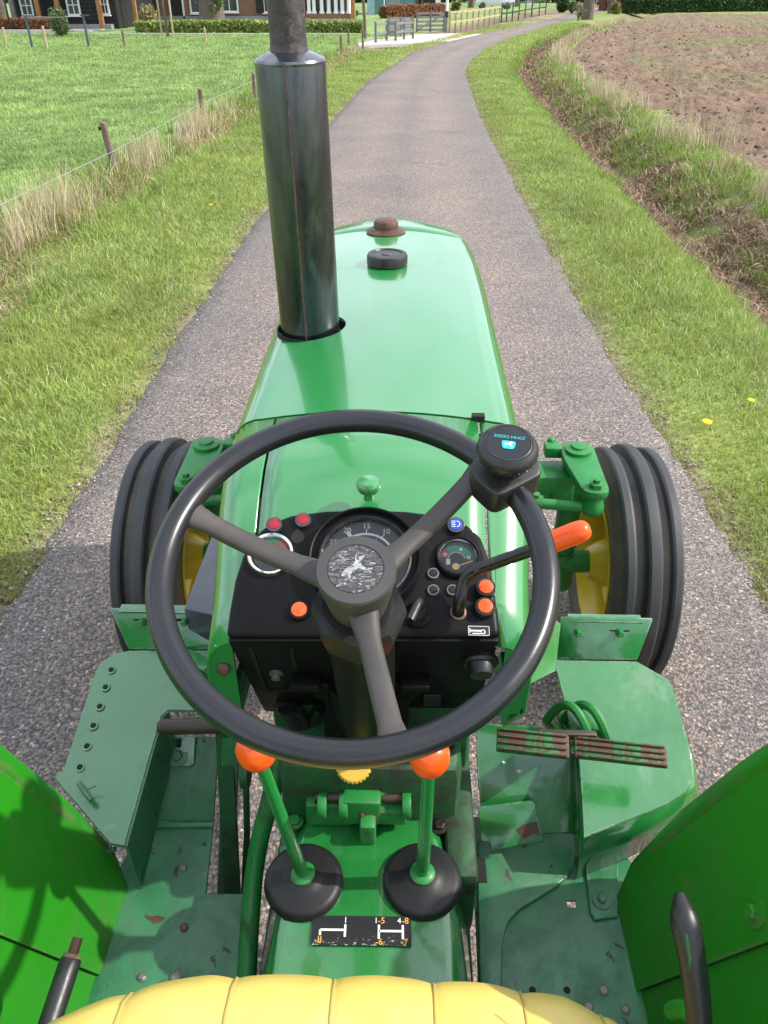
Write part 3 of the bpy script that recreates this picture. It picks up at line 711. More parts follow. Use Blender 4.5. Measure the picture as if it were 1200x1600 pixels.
dandelion(329, 320, 'yellow dandelion in the grass strip by the wire fence', .022)


# ================================================================== TRACTOR
TR = thing('tractor', (0, 1.0, 0), 'green vintage farm tractor with yellow wheels seen from its driving seat', 'tractor')
X3, Y3, Z3 = V((1, 0, 0)), V((0, 1, 0)), V((0, 0, 1))

# ---- hood ----------------------------------------------------------
def hood_section(y, w, top, bot, rc=.055, crown=.018, n=6):
    """open profile from the left lower edge over the top to the right lower edge"""
    pts = [V((-w, y, bot)), V((-w - .002, y, (bot + top) / 2))]
    for k in range(n + 1):
        a = R(180 - 90 * k / n)
        pts.append(V((-w + rc + rc * math.cos(a), y, top - crown - rc + rc * math.sin(a))))
    for k in range(1, 10):
        s = -1 + 2 * k / 10; xx = s * (w - rc)
        pts.append(V((xx, y, top - crown * s * s)))
    for k in range(n + 1):
        a = R(90 - 90 * k / n)
        pts.append(V((w - rc + rc * math.cos(a), y, top - crown - rc + rc * math.sin(a))))
    return pts + [V((w + .002, y, (bot + top) / 2)), V((w, y, bot))]
def hood_top(y): return 1.345 + .012 * (y - 1.2)
HW = .257
secs = [hood_section(y, w, hood_top(y), .98) for y, w in ((1.195, HW), (1.3, HW), (1.5, HW), (1.7, HW), (1.9, HW), (2.1, HW - .002), (2.25, HW - .008), (2.335, HW - .016))]
mh = MB(); mh.loft(secs, closed=False)
hood = mh.build('hood', G_HOOD, TR, smooth=50, fixn=False)
solid_mod(hood, .004)
MUB = P(487, 508, z=1.335); MUB.x -= .0; MUB.y = 1.60
c_ = MB(); c_.cyl((MUB.x + .004, MUB.y, 1.2), (MUB.x + .004, MUB.y, 1.5), .0735, n=48)
cut(hood, c_.build('cutter', None, None))
hood.data.shade_smooth(); hood.data.set_sharp_from_angle(angle=R(45))
m_ = MB(); m_.lathe((MUB.x + .004, MUB.y, 1.318), Z3, [(.0735, 0), (.0765, .004), (.0765, .020), (.0735, .020)], 48, caps=False); m_.build('rim_edge', GAP, hood, fixn=False)
# nose shell in front of the joint
ns = []
for y, w, dz in ((2.339, HW - .016, 0), (2.40, HW - .026, -.001), (2.47, HW - .045, -.004), (2.53, HW - .075, -.010), (2.575, HW - .115, -.022), (2.60, HW - .145, -.045), (2.61, HW - .155, -.15)):
    ns.append(hood_section(y, w, hood_top(y) + dz, .98 if dz > -.05 else .9, rc=.06, crown=.02))
m_ = MB(); m_.loft(ns, closed=False); no = m_.build('nose_shell', G_HOOD, TR, smooth=60, fixn=False); solid_mod(no, .004)
m_ = MB(); m_.loft([[p + V((0, 0, -.006)) for p in hood_section(y, HW - .020, hood_top(y), .98)] for y in (2.32, 2.352)], closed=False); m_.build('joint_strip', GAP, no, fixn=False)
m_ = MB(); m_.box((0, 2.585, .95), (.20, .03, .4)); m_.build('grille', GAP, no)
# cowl behind the hood: raised centre panel and two side panels
def cowl(y0, y1, x0, x1, top0, top1, bot, name, drop=0):
    out = []
    for y, tp in ((y0, top0), (y1, top1)):
        sec = hood_section(y, HW, tp, bot)
        out.append([p for p in sec if x0 - 1e-6 <= p.x <= x1 + 1e-6])
    k = min(len(out[0]), len(out[1])); mm = MB(); mm.loft([o[:k] for o in out], closed=False)
    o = mm.build(name, G_HOOD, TR, smooth=50, fixn=False); solid_mod(o, .004); return o
def strip(name, x0, x1, ys, tops, n=10):
    mm = MB(); rows = []
    for y, tp in zip(ys, tops):
        rows.append([V((x0 + (x1 - x0) * k / n, y, tp - .018 * ((x0 + (x1 - x0) * k / n) / (HW - .055)) ** 2)) for k in range(n + 1)])
    mm.loft(rows, closed=False); o = mm.build(name, G_HOOD, TR, smooth=50, fixn=False); solid_mod(o, .012); return o
CW = [(.796, .238, 1.196), (.86, .240, 1.225), (.92, .243, 1.258), (.96, .246, 1.282), (1.0, .249, 1.306), (1.05, .252, 1.326), (1.11, .254, 1.338), (1.188, HW - .001, 1.3445)]
def cowl_rows(xs_, rows, mid=False):
    out = []
    for y, w, tp in rows:
        sec = []
        for f in xs_:
            rc = .055
            if isinstance(f, tuple): # shoulder angle
                sg, a_ = f; sec.append(V((sg * (w - rc + rc * math.cos(a_)), y, tp - .018 - rc + rc * math.sin(a_))))
            else: sec.append(V((f, y, tp - .018 * (f / (w - rc)) ** 2)))
        out.append(sec)
    return out
mm = MB(); mm.loft(cowl_rows(list(np.linspace(-.1735, .1735, 13)), CW[1:]), closed=False); o = mm.build('cowl_top_panel', G_HOOD, TR, smooth=50, fixn=False); solid_mod(o, .006)
for sgn in (-1, 1):
    xs_ = [sgn * q for q in (.1785, .182, .187)] + [(sgn, R(90 - 15 * k)) for k in range(0, 7)]
    rows = cowl_rows(xs_, CW)
    for rw, (y, w, tp) in zip(rows, CW): rw += [V((sgn * (w + .001), y, 1.12)), V((sgn * w, y, 1.04 if y < .85 else .97))]
    mm = MB(); mm.loft(rows, closed=False)
    cw = mm.build('cowl_side_panel', G_HOOD, TR, smooth=50, fixn=True); solid_mod(cw, .005)
    mm = MB(); mm.prism([V((sgn * .237, .797, 1.05)), V((sgn * .237, .797, 1.035)), V((sgn * .225, .85, .945)), V((sgn * .225, 1.0, .93)), V((sgn * .236, 1.0, .97)), V((sgn * .238, .86, .98))], (sgn * -.010, 0, 0))
    mm.build('cowl_flange', G_HOOD, TR, bev=.003)
    mm = MB(); mm.prism([V((sgn * .237, .797, 1.125)), V((sgn * .222, .797, 1.165)), V((sgn * .196, .797, 1.172)), V((sgn * .196, .797, 1.03)), V((sgn * .236, .797, 1.04))], (0, .006, 0)); mm.build('cowl_end_face', G_HOOD, cw)
    if sgn < 0:
        q = P(350, 1044, y=.796); m_ = MB(); m_.lathe(q, (0, -1, .4), [(.010, 0), (.010, .006), (.006, .009), (0, .009)], 12); m_.build('cowl_bolt', RUSTY, TR)
m_ = MB(); m_.box((0, 1.10, 1.285), (.37, .17, .012)); m_.box((0, 1.193, 1.26), (.40, .012, .08)); m_.build('under_cowl', GAP, TR)
m_ = MB(); m_.box((.175 + .0, 1.193, 1.335), (.022, .014, .012)); m_.build('latch_tab', GAP, TR)
# release knob on the cowl
q = P(576, 776, z=1.316)
m_ = MB(); m_.lathe(q, Z3, [(.008, -.004), (.007, .010), (.016, .012), (.0185, .018), (.0185, .024), (.015, .029), (0, .031)], 24); m_.build('cowl_knob', G_HOOD, TR)
# caps on the hood
q = P(603, 363, z=hood_top(2.2) - .001)
m_ = MB(); m_.lathe(q, Z3, [(.056, 0), (.058, .004), (.046, .011), (.036, .014), (.036, .026), (.033, .033), (.026, .037), (0, .038)], 36); m_.build('radiator_cap', RUSTY, TR, smooth=30)
q = P(605, 413, z=hood_top(2.0) - .001)
m_ = MB(); m_.lathe(q, Z3, [(.050, 0), (.053, .004), (.053, .022), (.050, .028), (.040, .0295), (.038, .027), (.016, .027), (.014, .029), (0, .029)], 36); m_.build('fuel_cap', BLKCAP, TR, smooth=30)

# ---- muffler -------------------------------------------------------
top = P(453, 95, y=1.585)
ax = (top - MUB).normalized(); Lm = (top - MUB).length
MR = .0635
mf = MB(); mf.lathe(MUB - ax * .09, ax, [(MR * .98, 0), (MR, .01), (MR, .09 + Lm - .006), (MR - .001, .09 + Lm)], 56)
mo = mf.build('muffler', MUFF, TR, smooth=30)
cap = MB(); tp = MUB + ax * Lm
cap.lathe(tp, ax, [(MR + .0008, -.004), (MR + .0012, .0), (MR - .001, .004), (.050, .010), (.040, .014), (.034, .016)], 48)
cap.build('muffler_end_cap', surf('end_cap_steel', (.16, .16, .18), .20, .9, var=.2, vs=20, bump=.15, bs=30, bd=.003), mo, smooth=30)
sm = MB(); dv = (CAM - MUB); dv.z = 0; dv = dv.normalized(); dv.rotate(Quaternion(Z3, R(-9)))
def seam_pt(h, o): return MUB + ax * h + dv * (MR + o)
sd_ = ax.cross(dv)
sm.tube([seam_pt(Lm * k / 14 - .05 * (k == 0), -.0006) + sd_ * (math.sin(k * 1.7) * .0006) for k in range(15)], .0024, 8)
sm.build('weld_seam', surf('rusty_weld', (.09, .062, .055), .6, .5, var=.5, vs=60, bump=.3), mo)
pp = MB(); pp.lathe(tp, ax, [(.0375, .010), (.034, .018), (.0325, .03), (.0325, .62), (.030, .62), (.030, .5)], 36); pp.build('exhaust_pipe', PIPE, mo, smooth=40)

# ---- engine, transmission and frame --------------------------------
m_ = MB(); m_.box((0, 1.62, .88), (.34, 1.5, .34)); m_.box((0, 1.55, .62), (.26, 1.6, .25)); m_.build('engine_block', G_DARK, TR, bev=.02)
m_ = MB(); m_.box((0, .95, .80), (.30, .36, .26)); m_.build('clutch_housing', G_DARK, TR, bev=.03)
m_ = MB(); m_.box((0, .05, .54), (.34, 1.6, .30)); m_.build('transmission_housing', G_DARK, TR, bev=.04)
m_ = MB(); m_.box((0, -.2, .62), (1.1, .22, .22)); m_.build('rear_axle_housing', G_DARK, TR, bev=.03)
m_ = MB()
for s in (-1, 1): m_.box((s * .17, 2.0, .66), (.03, .9, .16))
m_.build('front_frame_rails', G_CAST, TR, bev=.004)
# black battery box lid along the left flank, sky reflection painted in as slate
m_ = MB(); m_.prism([P(287, 951, z=.95), P(351, 782, z=.95), P(380, 782, z=.95), P(352, 965, z=.95)], (0, 0, -.16))
m_.build('battery_box', surf('black_box_sky_reflection', (.05, .05, .07), .28, var=.15, bump=.1, spec=.9), TR, bev=.004)

# ---- front axle ----------------------------------------------------
AY, AZ = 2.01, .70
m_ = MB(); m_.box((0, AY, AZ), (1.02, .085, .085)); ab = m_.build('front_axle_beam', G_CAST, TR, bev=.008)
for s in (-1, 1):
    m_ = MB(); m_.box((s * .43, AY - .02, AZ), (.26, .105, .115)); m_.build('axle_extension', G_CAST, TR, bev=.010)
    for k in range(3):
        m_ = MB(); m_.lathe((s * (.34 + .08 * k), AY - .072, AZ - .01), (0, -1, 0), [(.012, 0), (.012, .010), (.007, .010), (.007, .016), (0, .016)], 6); m_.build('axle_bolt', G_CAST, TR)
    kx = .012 + s * .558
    m_ = MB(); m_.cyl((kx, AY, .40), (kx, AY, 0.783), .036, n=24); m_.cyl((kx, AY, .30), (kx, AY, .44), .048, .044, n=24); m_.build('kingpin_housing', G_CAST, TR, smooth=40)
    m_ = MB(); m_.prism(fill_poly([V((kx - .052, AY + .05, 0.783)), V((kx + .052, AY + .05, 0.783)), V((kx + .05, AY - .05, 0.783)), V((kx + .036 + s * .012, AY - .23, 0.783)), V((kx - .036 + s * .012, AY - .23, 0.783)), V((kx - .05, AY - .05, 0.783))], .035), (0, 0, .024))
    sa = m_.build('steering_arm', G_CAST, TR, bev=.004)
    m_ = MB(); m_.lathe((kx, AY, 0.805), Z3, [(.040, 0), (.040, .012), (.024, .016), (.022, .022), (0, .024)], 28); m_.build('kingpin_nut', G_CAST, sa, smooth=30)
    m_ = MB(); m_.lathe((kx + s * .012, AY - .20, 0.805), Z3, [(.019, 0), (.019, .016), (.011, .018), (.010, .028), (0, .030)], 6); m_.build('ball_joint_nut', G_CAST, sa, smooth=20)
    m_ = MB(); m_.lathe((kx + s * .012, AY - .20, 0.720), Z3, [(.022, 0), (.032, .012), (.032, .028), (.022, .062)], 24); m_.build('ball_joint', G_CAST, sa)
    m_ = MB(); m_.box((kx - s * .07, AY + .03, 0.793), (.05, .045, .035)); m_.lathe((kx - s * .065, AY + .055, 0.805), (-s, .6, .3), [(.014, 0), (.014, .018), (0, .02)], 6); m_.build('clamp_bolt', G_CAST, TR, bev=.004)
    m_ = MB(); m_.cyl((kx + s * .01, AY - .20, 0.738), (s * .27, AY - .16, .738), .0155, n=16); m_.cyl((s * .445, AY - .182, 0.738), (s * .40, AY - .175, .738), .024, n=16); m_.lathe((s * .424, AY - .18, 0.720), Z3, [(.012, 0), (.012, .05), (0, .052)], 6); m_.build('tie_rod', G_CAST, TR, smooth=40)
    m_ = MB(); m_.cyl((kx, AY - .01, .40), (s * .70, AY - .01, .40), .04, .034, n=20); m_.build('stub_axle', G_CAST, TR)
    # wheel
    wx = .028 + s * .728; A = V((s, 0, 0)); O = V((wx, AY - .005, .391))
    W = bpy.data.objects.new('front_wheel', None); COL.objects.link(W); W.parent = TR; W.location = O - ORIG[TR.name]; ORIG[W.name] = O
    half = [(.222, .072), (.235, .082), (.27, .096), (.31, .100), (.345, .096), (.372, .089), (.386, .084), (.3905, .078), (.3915, .060), (.388, .053), (.370, .048), (.368, .031), (.372, .026), (.3965, .020), (.4015, .014), (.4025, 0)]
    half = [(r_ * .972, a_ * .96) for r_, a_ in half]; prof = half + [(r_, -a_) for r_, a_ in half[-2::-1]] + [(.215, -.06), (.215, .06), (.222, .072)]
    m_ = MB(); m_.lathe(O, A, [(r_, a_) for r_, a_ in prof], 96, caps=False); m_.build('tyre', TYRE, W, smooth=26)
    rim = [(.224, .086), (.214, .088), (.208, .07), (.196, .055), (.188, .02), (.186, -.03), (.196, -.055), (.208, -.07), (.214, -.088), (.224, -.086), (.218, -.066), (.212, -.02), (.212, .02), (.218, .066), (.224, .086)]
    m_ = MB(); m_.lathe(O, A, rim, 64, caps=False); m_.build('rim', YEL, W, smooth=35)
    m_ = MB(); m_.lathe(O, A, [(.19, .00), (.17, .018), (.12, .03), (.075, .03), (.075, .022), (.12, .02), (.166, .008), (.188, -.01), (.19, .00)], 48, caps=False); m_.build('wheel_disc', YEL, W, smooth=35)
    m_ = MB(); m_.lathe(O, A, [(.05, -.10), (.075, -.06), (.085, .012), (.085, .028), (.05, .034), (.045, .07), (0, .075)], 32); m_.build('hub', YEL, W, smooth=35)
    for k in range(6):
        a = k * math.pi / 3
        m_ = MB(); m_.lathe(O + V((s * .026, math.cos(a) * .10, math.sin(a) * .10)), A, [(.010, 0), (.010, .014), (0, .015)], 6); m_.build('wheel_nut', YEL, W)

# ---- rear wheels ---------------------------------------------------
for s in (-1, 1):
    A = V((s, 0, 0)); O = V((s * .74, -.2, .66))
    W = bpy.data.objects.new('rear_wheel', None); COL.objects.link(W); W.parent = TR; W.location = O - ORIG[TR.name]; ORIG[W.name] = O
    half = [(.36, .13), (.42, .16), (.52, .17), (.58, .165), (.61, .15), (.622, .10), (.625, 0)]
    m_ = MB(); m_.lathe(O, A, half + [(r_, -a_) for r_, a_ in half[-2::-1]] + [(.36, .13)], 64, caps=False)
    for k in range(20):
        for sd2 in (-1, 1):
            a = (k + .5 * (sd2 > 0)) * 2 * math.pi / 20; rd = V((0, math.cos(a), math.sin(a))); tg_ = V((0, -math.sin(a), math.cos(a)))
            m_.bar(O + rd * .635 + A * (.01 * sd2), O + rd * .63 + A * (.16 * sd2) - tg_ * .12, .035, .05, up=rd)
    m_.build('tyre', TYRE, W, smooth=30)
    m_ = MB(); m_.lathe(O, A, [(.37, .14), (.35, .13), (.34, .02), (.30, .0), (.12, -.03), (0, -.03)], 48); m_.build('rim', YEL, W, smooth=35)

# ---- dashboard -----------------------------------------------------
DO = V((0, .79, 1.20)); E2 = V((0, .21, .105)).normalized(); DN = X3.cross(E2).normalized()
def D(px, py, lift=0): return PPl(px, py, DO, DN) + DN * lift
def DD(px, py, rpx): return (PPl(px + rpx, py, DO, DN) - PPl(px, py, DO, DN)).length
outline = [(352, 994), (358, 950), (366, 905), (378, 868), (394, 838), (420, 816), (455, 803), (510, 796), (575, 793), (635, 796), (690, 804), (730, 817), (752, 838), (764, 868), (772, 910), (779, 955), (783, 994)]
m_ = MB(); m_.prism([D(*q) for q in outline], DN * -.05); dash = m_.build('dashboard', BLACK, TR, bev=.009, seg=3, smooth=40)
m_ = MB(); lo = [D(352, 994), D(783, 994)]
a0, a1 = D(353, 1000, -.006), D(782, 1000, -.006); b0, b1 = P(412, 1113, y=.885), P(742, 1122, y=.885)
m_.add([a0, a1, b1, b0, a0 + Y3 * .16, a1 + Y3 * .16, b1 + Y3 * .12, b0 + Y3 * .12], [(0, 1, 2, 3), (4, 7, 6, 5), (0, 4, 5, 1), (3, 2, 6, 7), (0, 3, 7, 4), (1, 5, 6, 2)])
lower = m_.build('lower_dash_box', BLACK, TR, bev=.006)
LO_, LN = a0, (a1 - a0).cross(b0 - a0).normalized()
if LN.y > 0: LN = -LN
def L(px, py, lift=0): return PPl(px, py, LO_, LN) + LN * lift
# recessed door lines and small fittings on the lower box
def groove(pa, pb, name='seam'):
    m_ = MB(); m_.bar(L(*pa, .0006), L(*pb, .0006), .006, .003, up=LN); m_.build(name, GAP, lower)
groove((392, 1013), (415, 1077)); groove((455, 1013), (468, 1075)); groove((420, 1079), (468, 1077))
m_ = MB(); m_.lathe(L(432, 1050), LN, [(.011, 0), (.011, .004), (.007, .005), (.007, .012), (0, .013)], 16); m_.build('box_screw', STEEL, lower)
m_ = MB(); m_.lathe(L(750, 1030), LN, [(.026, 0), (.027, .006), (.024, .010), (.020, .010), (.018, .022), (.016, .026), (0, .026)], 32); m_.build('socket_plug', BLKCAP, lower, smooth=30)
m_ = MB(); m_.box(L(675, 1085, .006), (.03, .015, .03)); m_.build('switch_block', BLKCAP, lower, bev=.003)
m_ = MB(); m_.box(L(448, 1100, .008), (.034, .02, .024)); m_.build('wire_connector', surf('brown_connector', (.07, .04, .025), .5, bump=.1), lower, bev=.003)
m_ = MB(); m_.lathe(L(735, 1090), LN, [(.018, 0), (.018, .006), (.012, .010), (0, .010)], 20); m_.build('round_plug', BLKCAP, lower)

def ring(px, py, rpx, prof, name, mat, par, n=40, lift=0):
    r = DD(px, py, rpx); m_ = MB(); m_.lathe(D(px, py, lift), DN, [(a * r, h) for a, h in prof], n, caps=False); return m_.build(name, mat, par, smooth=30, fixn=True)
def disc(px, py, rpx, lift, name, mat, par, n=36, a0=0, a1=360):
    r = DD(px, py, rpx); m_ = MB(); c = D(px, py, lift); st = max(3, int(n * (a1 - a0) / 360))
    pts = [c + (X3 * math.cos(R(a0 + (a1 - a0) * k / st)) + E2 * math.sin(R(a0 + (a1 - a0) * k / st))) * r for k in range(st + (a1 - a0 < 360))]
    if a1 - a0 < 360: pts = [c] + pts
    m_.add(pts, [tuple(range(len(pts)))]); return m_.build(name, mat, par, smooth=0, fixn=False)
def arc_print(mb, c, r0, r1, a0, a1, n=24):
    for k in range(n):
        t0, t1 = R(a0 + (a1 - a0) * k / n), R(a0 + (a1 - a0) * (k + 1) / n)
        mb.add([c + (X3 * math.cos(t) + E2 * math.sin(t)) * r for t, r in ((t0, r0), (t1, r0), (t1, r1), (t0, r1))], [(0, 1, 2, 3)])

# tachometer
tx, ty = 571, 878
gv = bpy.data.objects.new('tachometer', None); COL.objects.link(gv); gv.parent = TR; ORIG[gv.name] = D(tx, ty); gv.location = D(tx, ty) - ORIG[TR.name]
ring(tx, ty, 89, [(1.0, -.002), (1.0, .004), (.98, .020), (.955, .0235), (.93, .0225), (.90, .012), (.80, .012)], 'pod', BLACK, gv, 56)
ring(tx, ty, 72, [(1.02, .008), (1.0, .018), (.965, .020), (.93, .016), (.92, .006)], 'bezel', surf('worn_bezel', (.10, .10, .105), .3, .8, var=.4, vs=40, bump=.1), gv, 56)
disc(tx, ty, 68, .0062, 'dial', surf('dial_black', (.016, .016, .018), .5, bump=0, var=.2), gv, 48)
c = D(tx, ty, .0068); r = DD(tx, ty, 66); m_ = MB()
arc_print(m_, c, r * .66, r * .72, 10, 170)
for lab, a in (('25', 150), ('20', 121), ('15', 90), ('10', 58), ('5', 28)):
    e_ = X3 * math.cos(R(a)) + E2 * math.sin(R(a))
    m_.bar(c + e_ * r * .70, c + e_ * r * .82, .0012, .0003, up=DN)
    text_mesh(m_, lab, c + e_ * r * .90, X3, E2, .0125, .0002)
text_mesh(m_, 'RPM x 100', c + E2 * r * .50, X3, E2, .0075, .0002)
text_mesh(m_, 'HOURS', c + E2 * r * .28, X3, E2, .0065, .0002)
m_.build('dial_print', INK_W, gv, smooth=0, fixn=False)
e_ = X3 * math.cos(R(122)) + E2 * math.sin(R(122))
m_ = MB(); m_.bar(c + DN * .001, c + DN * .001 + e_ * r * .82, .0024, .0008, up=DN); m_.bar(c + DN * .0016 + e_ * r * .55, c + DN * .0016 + e_ * r * .86, .006, .0006, up=DN); m_.build('needle', INK_W, gv)
disc(tx, ty, 67, .0125, 'glass', GLASS, gv, 48)
# left battery gauge (chrome)
gx_, gy_ = 424, 868
gv = bpy.data.objects.new('charge_gauge', None); COL.objects.link(gv); gv.parent = TR; ORIG[gv.name] = D(gx_, gy_); gv.location = D(gx_, gy_) - ORIG[TR.name]
ring(gx_, gy_, 37, [(1.02, -.001), (1.0, .006), (.94, .0095), (.84, .008), (.76, .003), (.75, .001)], 'bezel', CHROME, gv, 48)
disc(gx_, gy_, 29, .0012, 'dial', surf('dial_grey', (.03, .035, .04), .5, bump=0), gv)
disc(gx_, gy_, 27, .0020, 'green_sector', GFACE_G, gv, 36, 72, 176); disc(gx_, gy_, 27, .0020, 'orange_sector', GFACE_O, gv, 36, 4, 71)
disc(gx_, gy_, 28, .0045, 'glass', GLASS, gv)
# fuel gauge
gx_, gy_ = 715, 872
gv = bpy.data.objects.new('fuel_gauge', None); COL.objects.link(gv); gv.parent = TR; ORIG[gv.name] = D(gx_, gy_); gv.location = D(gx_, gy_) - ORIG[TR.name]
ring(gx_, gy_, 36, [(1.0, -.001), (.98, .006), (.90, .009), (.82, .007), (.78, .002)], 'bezel', BLACK, gv, 48)
ring(gx_, gy_, 30, [(1.0, .0055), (.97, .0075), (.93, .0055)], 'trim_ring', CHROME, gv, 48)
disc(gx_, gy_, 28, .0020, 'dial', MATS['dial_black'], gv)
c = D(gx_ - 2, gy_ + 4, .0026); r = DD(gx_, gy_, 26)
m_ = MB(); arc_print(m_, c, r * .52, r * .98, 15, 132); m_.build('green_arc', GFACE_G, gv, smooth=0, fixn=False)
m_ = MB(); arc_print(m_, c, r * .52, r * .98, 134, 170); m_.build('red_arc', GFACE_R, gv, smooth=0, fixn=False)
m_ = MB(); arc_print(m_, c, r * .49, r * .53, 10, 172)
q = c + X3 * (-r * .62) - E2 * r * .32; m_.prism([q, q + X3 * .006, q + X3 * .006 + E2 * .009, q + E2 * .009], DN * .0004); arc_print(m_, c + X3 * r * .28 + E2 * r * .70 + DN * .0004, 0, r * .10, 0, 360, 12); arc_print(m_, c - X3 * r * .66 + E2 * r * .34 + DN * .0004, r * .06, r * .11, 0, 360, 12); arc_print(m_, c + X3 * r * .74 + E2 * r * .16 + DN * .0004, r * .05, r * .12, 0, 360, 12)
m_.build('white_marks', INK_W, gv, smooth=0, fixn=False)
pv = D(712, 887, .0034); tip_ = D(738, 878, .0034)
m_ = MB(); m_.bar(pv, tip_, .0016, .0006, up=DN); m_.lathe(pv, DN, [(.0055, 0), (.0055, .001), (0, .0014)], 16); m_.build('needle', NEEDLE, gv)
disc(gx_, gy_, 28, .0050, 'glass', GLASS, gv)
# lamps, buttons and sockets
def lamp(px, py, rpx, lens, name, bez=BLACK, h=.007):
    r = DD(px, py, rpx); m_ = MB()
    m_.lathe(D(px, py), DN, [(r * 1.0, -.001), (r * 1.0, h * .6), (r * .93, h), (r * .74, h), (r * .72, h * .7)], 28, caps=False); o = m_.build(name, bez, TR, smooth=30)
    m_ = MB(); m_.lathe(D(px, py), DN, [(r * .75, h * .6), (r * .70, h * 1.15), (r * .35, h * 1.3), (0, h * 1.3)], 24, caps=False); m_.build('lens', lens, o, smooth=30)
    return o
WB = MATS['worn_bezel']
lamp(429, 822, 13, REDL, 'warning_lamp', WB); lamp(474, 815, 13, REDL, 'warning_lamp', WB)
lamp(468, 955, 17, ORL, 'indicator_lamp'); lamp(712, 823, 14, BLUEL, 'main_beam_lamp', WB)
m_ = MB(); q = D(712, 823, .0094)
for k in range(4): m_.bar(q - X3 * .007 + E2 * (.0045 - .003 * k), q - X3 * .001 + E2 * (.0045 - .003 * k), .0009, .0003, up=DN)
arc_print(m_, q + X3 * .001, .0042, .0052, -90, 90, 10); m_.build('beam_symbol', INK_W, TR, smooth=0, fixn=False)
lamp(758, 922, 16, ORL, 'push_button', BLKCAP, .012); lamp(757, 952, 16.5, ORL, 'push_button', BLKCAP, .012)
for q in ((677, 897), (677, 923), (707, 923)): lamp(*q, 9.5, GAP, 'lamp_socket', STEEL, .004)
disc(465, 840, 10.5, .0008, 'empty_hole', GAP, TR)
m_ = MB(); m_.prism([D(460, 832, .0009), D(470, 832, .0009), D(467, 826, .0009), D(463, 826, .0009)], DN * .0001); m_.build('hole_key_slot', GAP, TR)
# key switch with its lever
ring(653, 961, 22, [(1.0, -.001), (.98, .004), (.80, .007), (.62, .010), (.58, .012), (.3, .012), (0, .012)], 'key_switch', BLACK, TR, 32)
m_ = MB(); m_.tube(fillet([D(655, 950, .008), D(655, 950, .030), D(640, 985, .038)], .012), [.007] * 9 if False else .0065, 12); m_.build('key_lever', BLKCAP, TR)
# horn symbol plate
m_ = MB(); q = [D(734, 977, .0004), D(763, 979, .0004), D(763, 995, .0004), D(733, 993, .0004)]
m_.prism(q, DN * .0006); hp = m_.build('horn_label', MATS['dial_black'], TR, bev=0)
m_ = MB(); ctr = D(748, 986, .0012); ex = X3
for a_, b_, w_ in (((-.0125, .0), (.004, .0), .0022), ((-.0125, -.0035), (-.0125, .0035), .0012), ((-.009, -.004), (.007, -.004), .0012)):
    m_.bar(ctr + X3 * a_[0] + E2 * a_[1], ctr + X3 * b_[0] + E2 * b_[1], w_, .0003, up=DN)
arc_print(m_, ctr + X3 * .006 - E2 * .0015, .0022, .0034, -90, 200, 14)
for a_, b_ in (((-.0145, -.0065), (.0145, -.0065)), ((-.0145, .0065), (.0145, .0065)), ((-.0145, -.0065), (-.0145, .0065)), ((.0145, -.0065), (.0145, .0065))):
    m_.bar(ctr + X3 * a_[0] + E2 * a_[1], ctr + X3 * b_[0] + E2 * b_[1], .0007, .0003, up=DN)
m_.build('horn_symbol', INK_W, hp, smooth=0, fixn=False)
# hand throttle
b = D(716, 958); m_ = MB()
e0 = D(723, 912, .035); e1 = P(832, 859, z=1.335); e2 = P(918, 826, z=1.375)
pth = fillet([b - DN * .01, b + DN * .018 + E2 * .008, e0, e1, e2], .030, 7)
m_.tube(pth, .0088, 14); tl = m_.build('throttle_lever', ROD, TR)
m_ = MB(); a_ = e1 + (e2 - e1) * .06; dd_ = (e2 - a_).normalized(); ln_ = (e2 - a_).length
m_.lathe(a_, dd_, [(.0105, 0), (.0135, .003), (.0142, .01), (.0150, ln_ - .02), (.0146, ln_ - .010), (.0132, ln_ - .004), (.0105, ln_ + .0005), (.006, ln_ + .003), (0, ln_ + .004)], 32); m_.build('throttle_grip', ORANGE, tl)
ring(716, 957, 11, [(1.25, -.0005), (1.2, .002), (.9, .003), (.85, -.001)], 'lever_grommet', RUSTY, TR, 20)

# ---- steering column and wheel -------------------------------------
TL = R(20); SC = V((-.005, .635, 1.45)); SU = V((0, math.cos(TL), math.sin(TL))); SN = V((0, -math.sin(TL), math.cos(TL)))
def S(a, r, h=0): return SC + X3 * (r * math.cos(R(a))) + SU * (r * math.sin(R(a))) + SN * h
SW = bpy.data.objects.new('steering_wheel', None); COL.objects.link(SW); SW.parent = TR; SW.location = SC - ORIG[TR.name]; ORIG[SW.name] = SC
m_ = MB(); NR, NS = 120, 20; vs, fs_ = [], []
for i in range(NR):
    a = 360 * i / NR
    for k in range(NS):
        t = 2 * math.pi * k / NS; rr_ = .0140 - .0012 * max(0, math.cos(3 * t + .4)) ** 4 * (1 if k > NS // 2 else .3)
        vs.append(S(a, .2015 + rr_ * math.cos(t), rr_ * math.sin(t)))
for i in range(NR):
    for k in range(NS):
        i2, k2 = (i + 1) % NR, (k + 1) % NS; fs_.append((i * NS + k, i2 * NS + k, i2 * NS + k2, i * NS + k2))
m_.add(vs, fs_); m_.build('rim', BLACKM, SW, smooth=60)
HB = P(556, 893, y=.60) ; HB = PPl(556, 893, SC - SN * .002, SN)   # centre of the hub top
def H(a, r, h=0): return HB + X3 * (r * math.cos(R(a))) + SU * (r * math.sin(R(a))) + SN * h
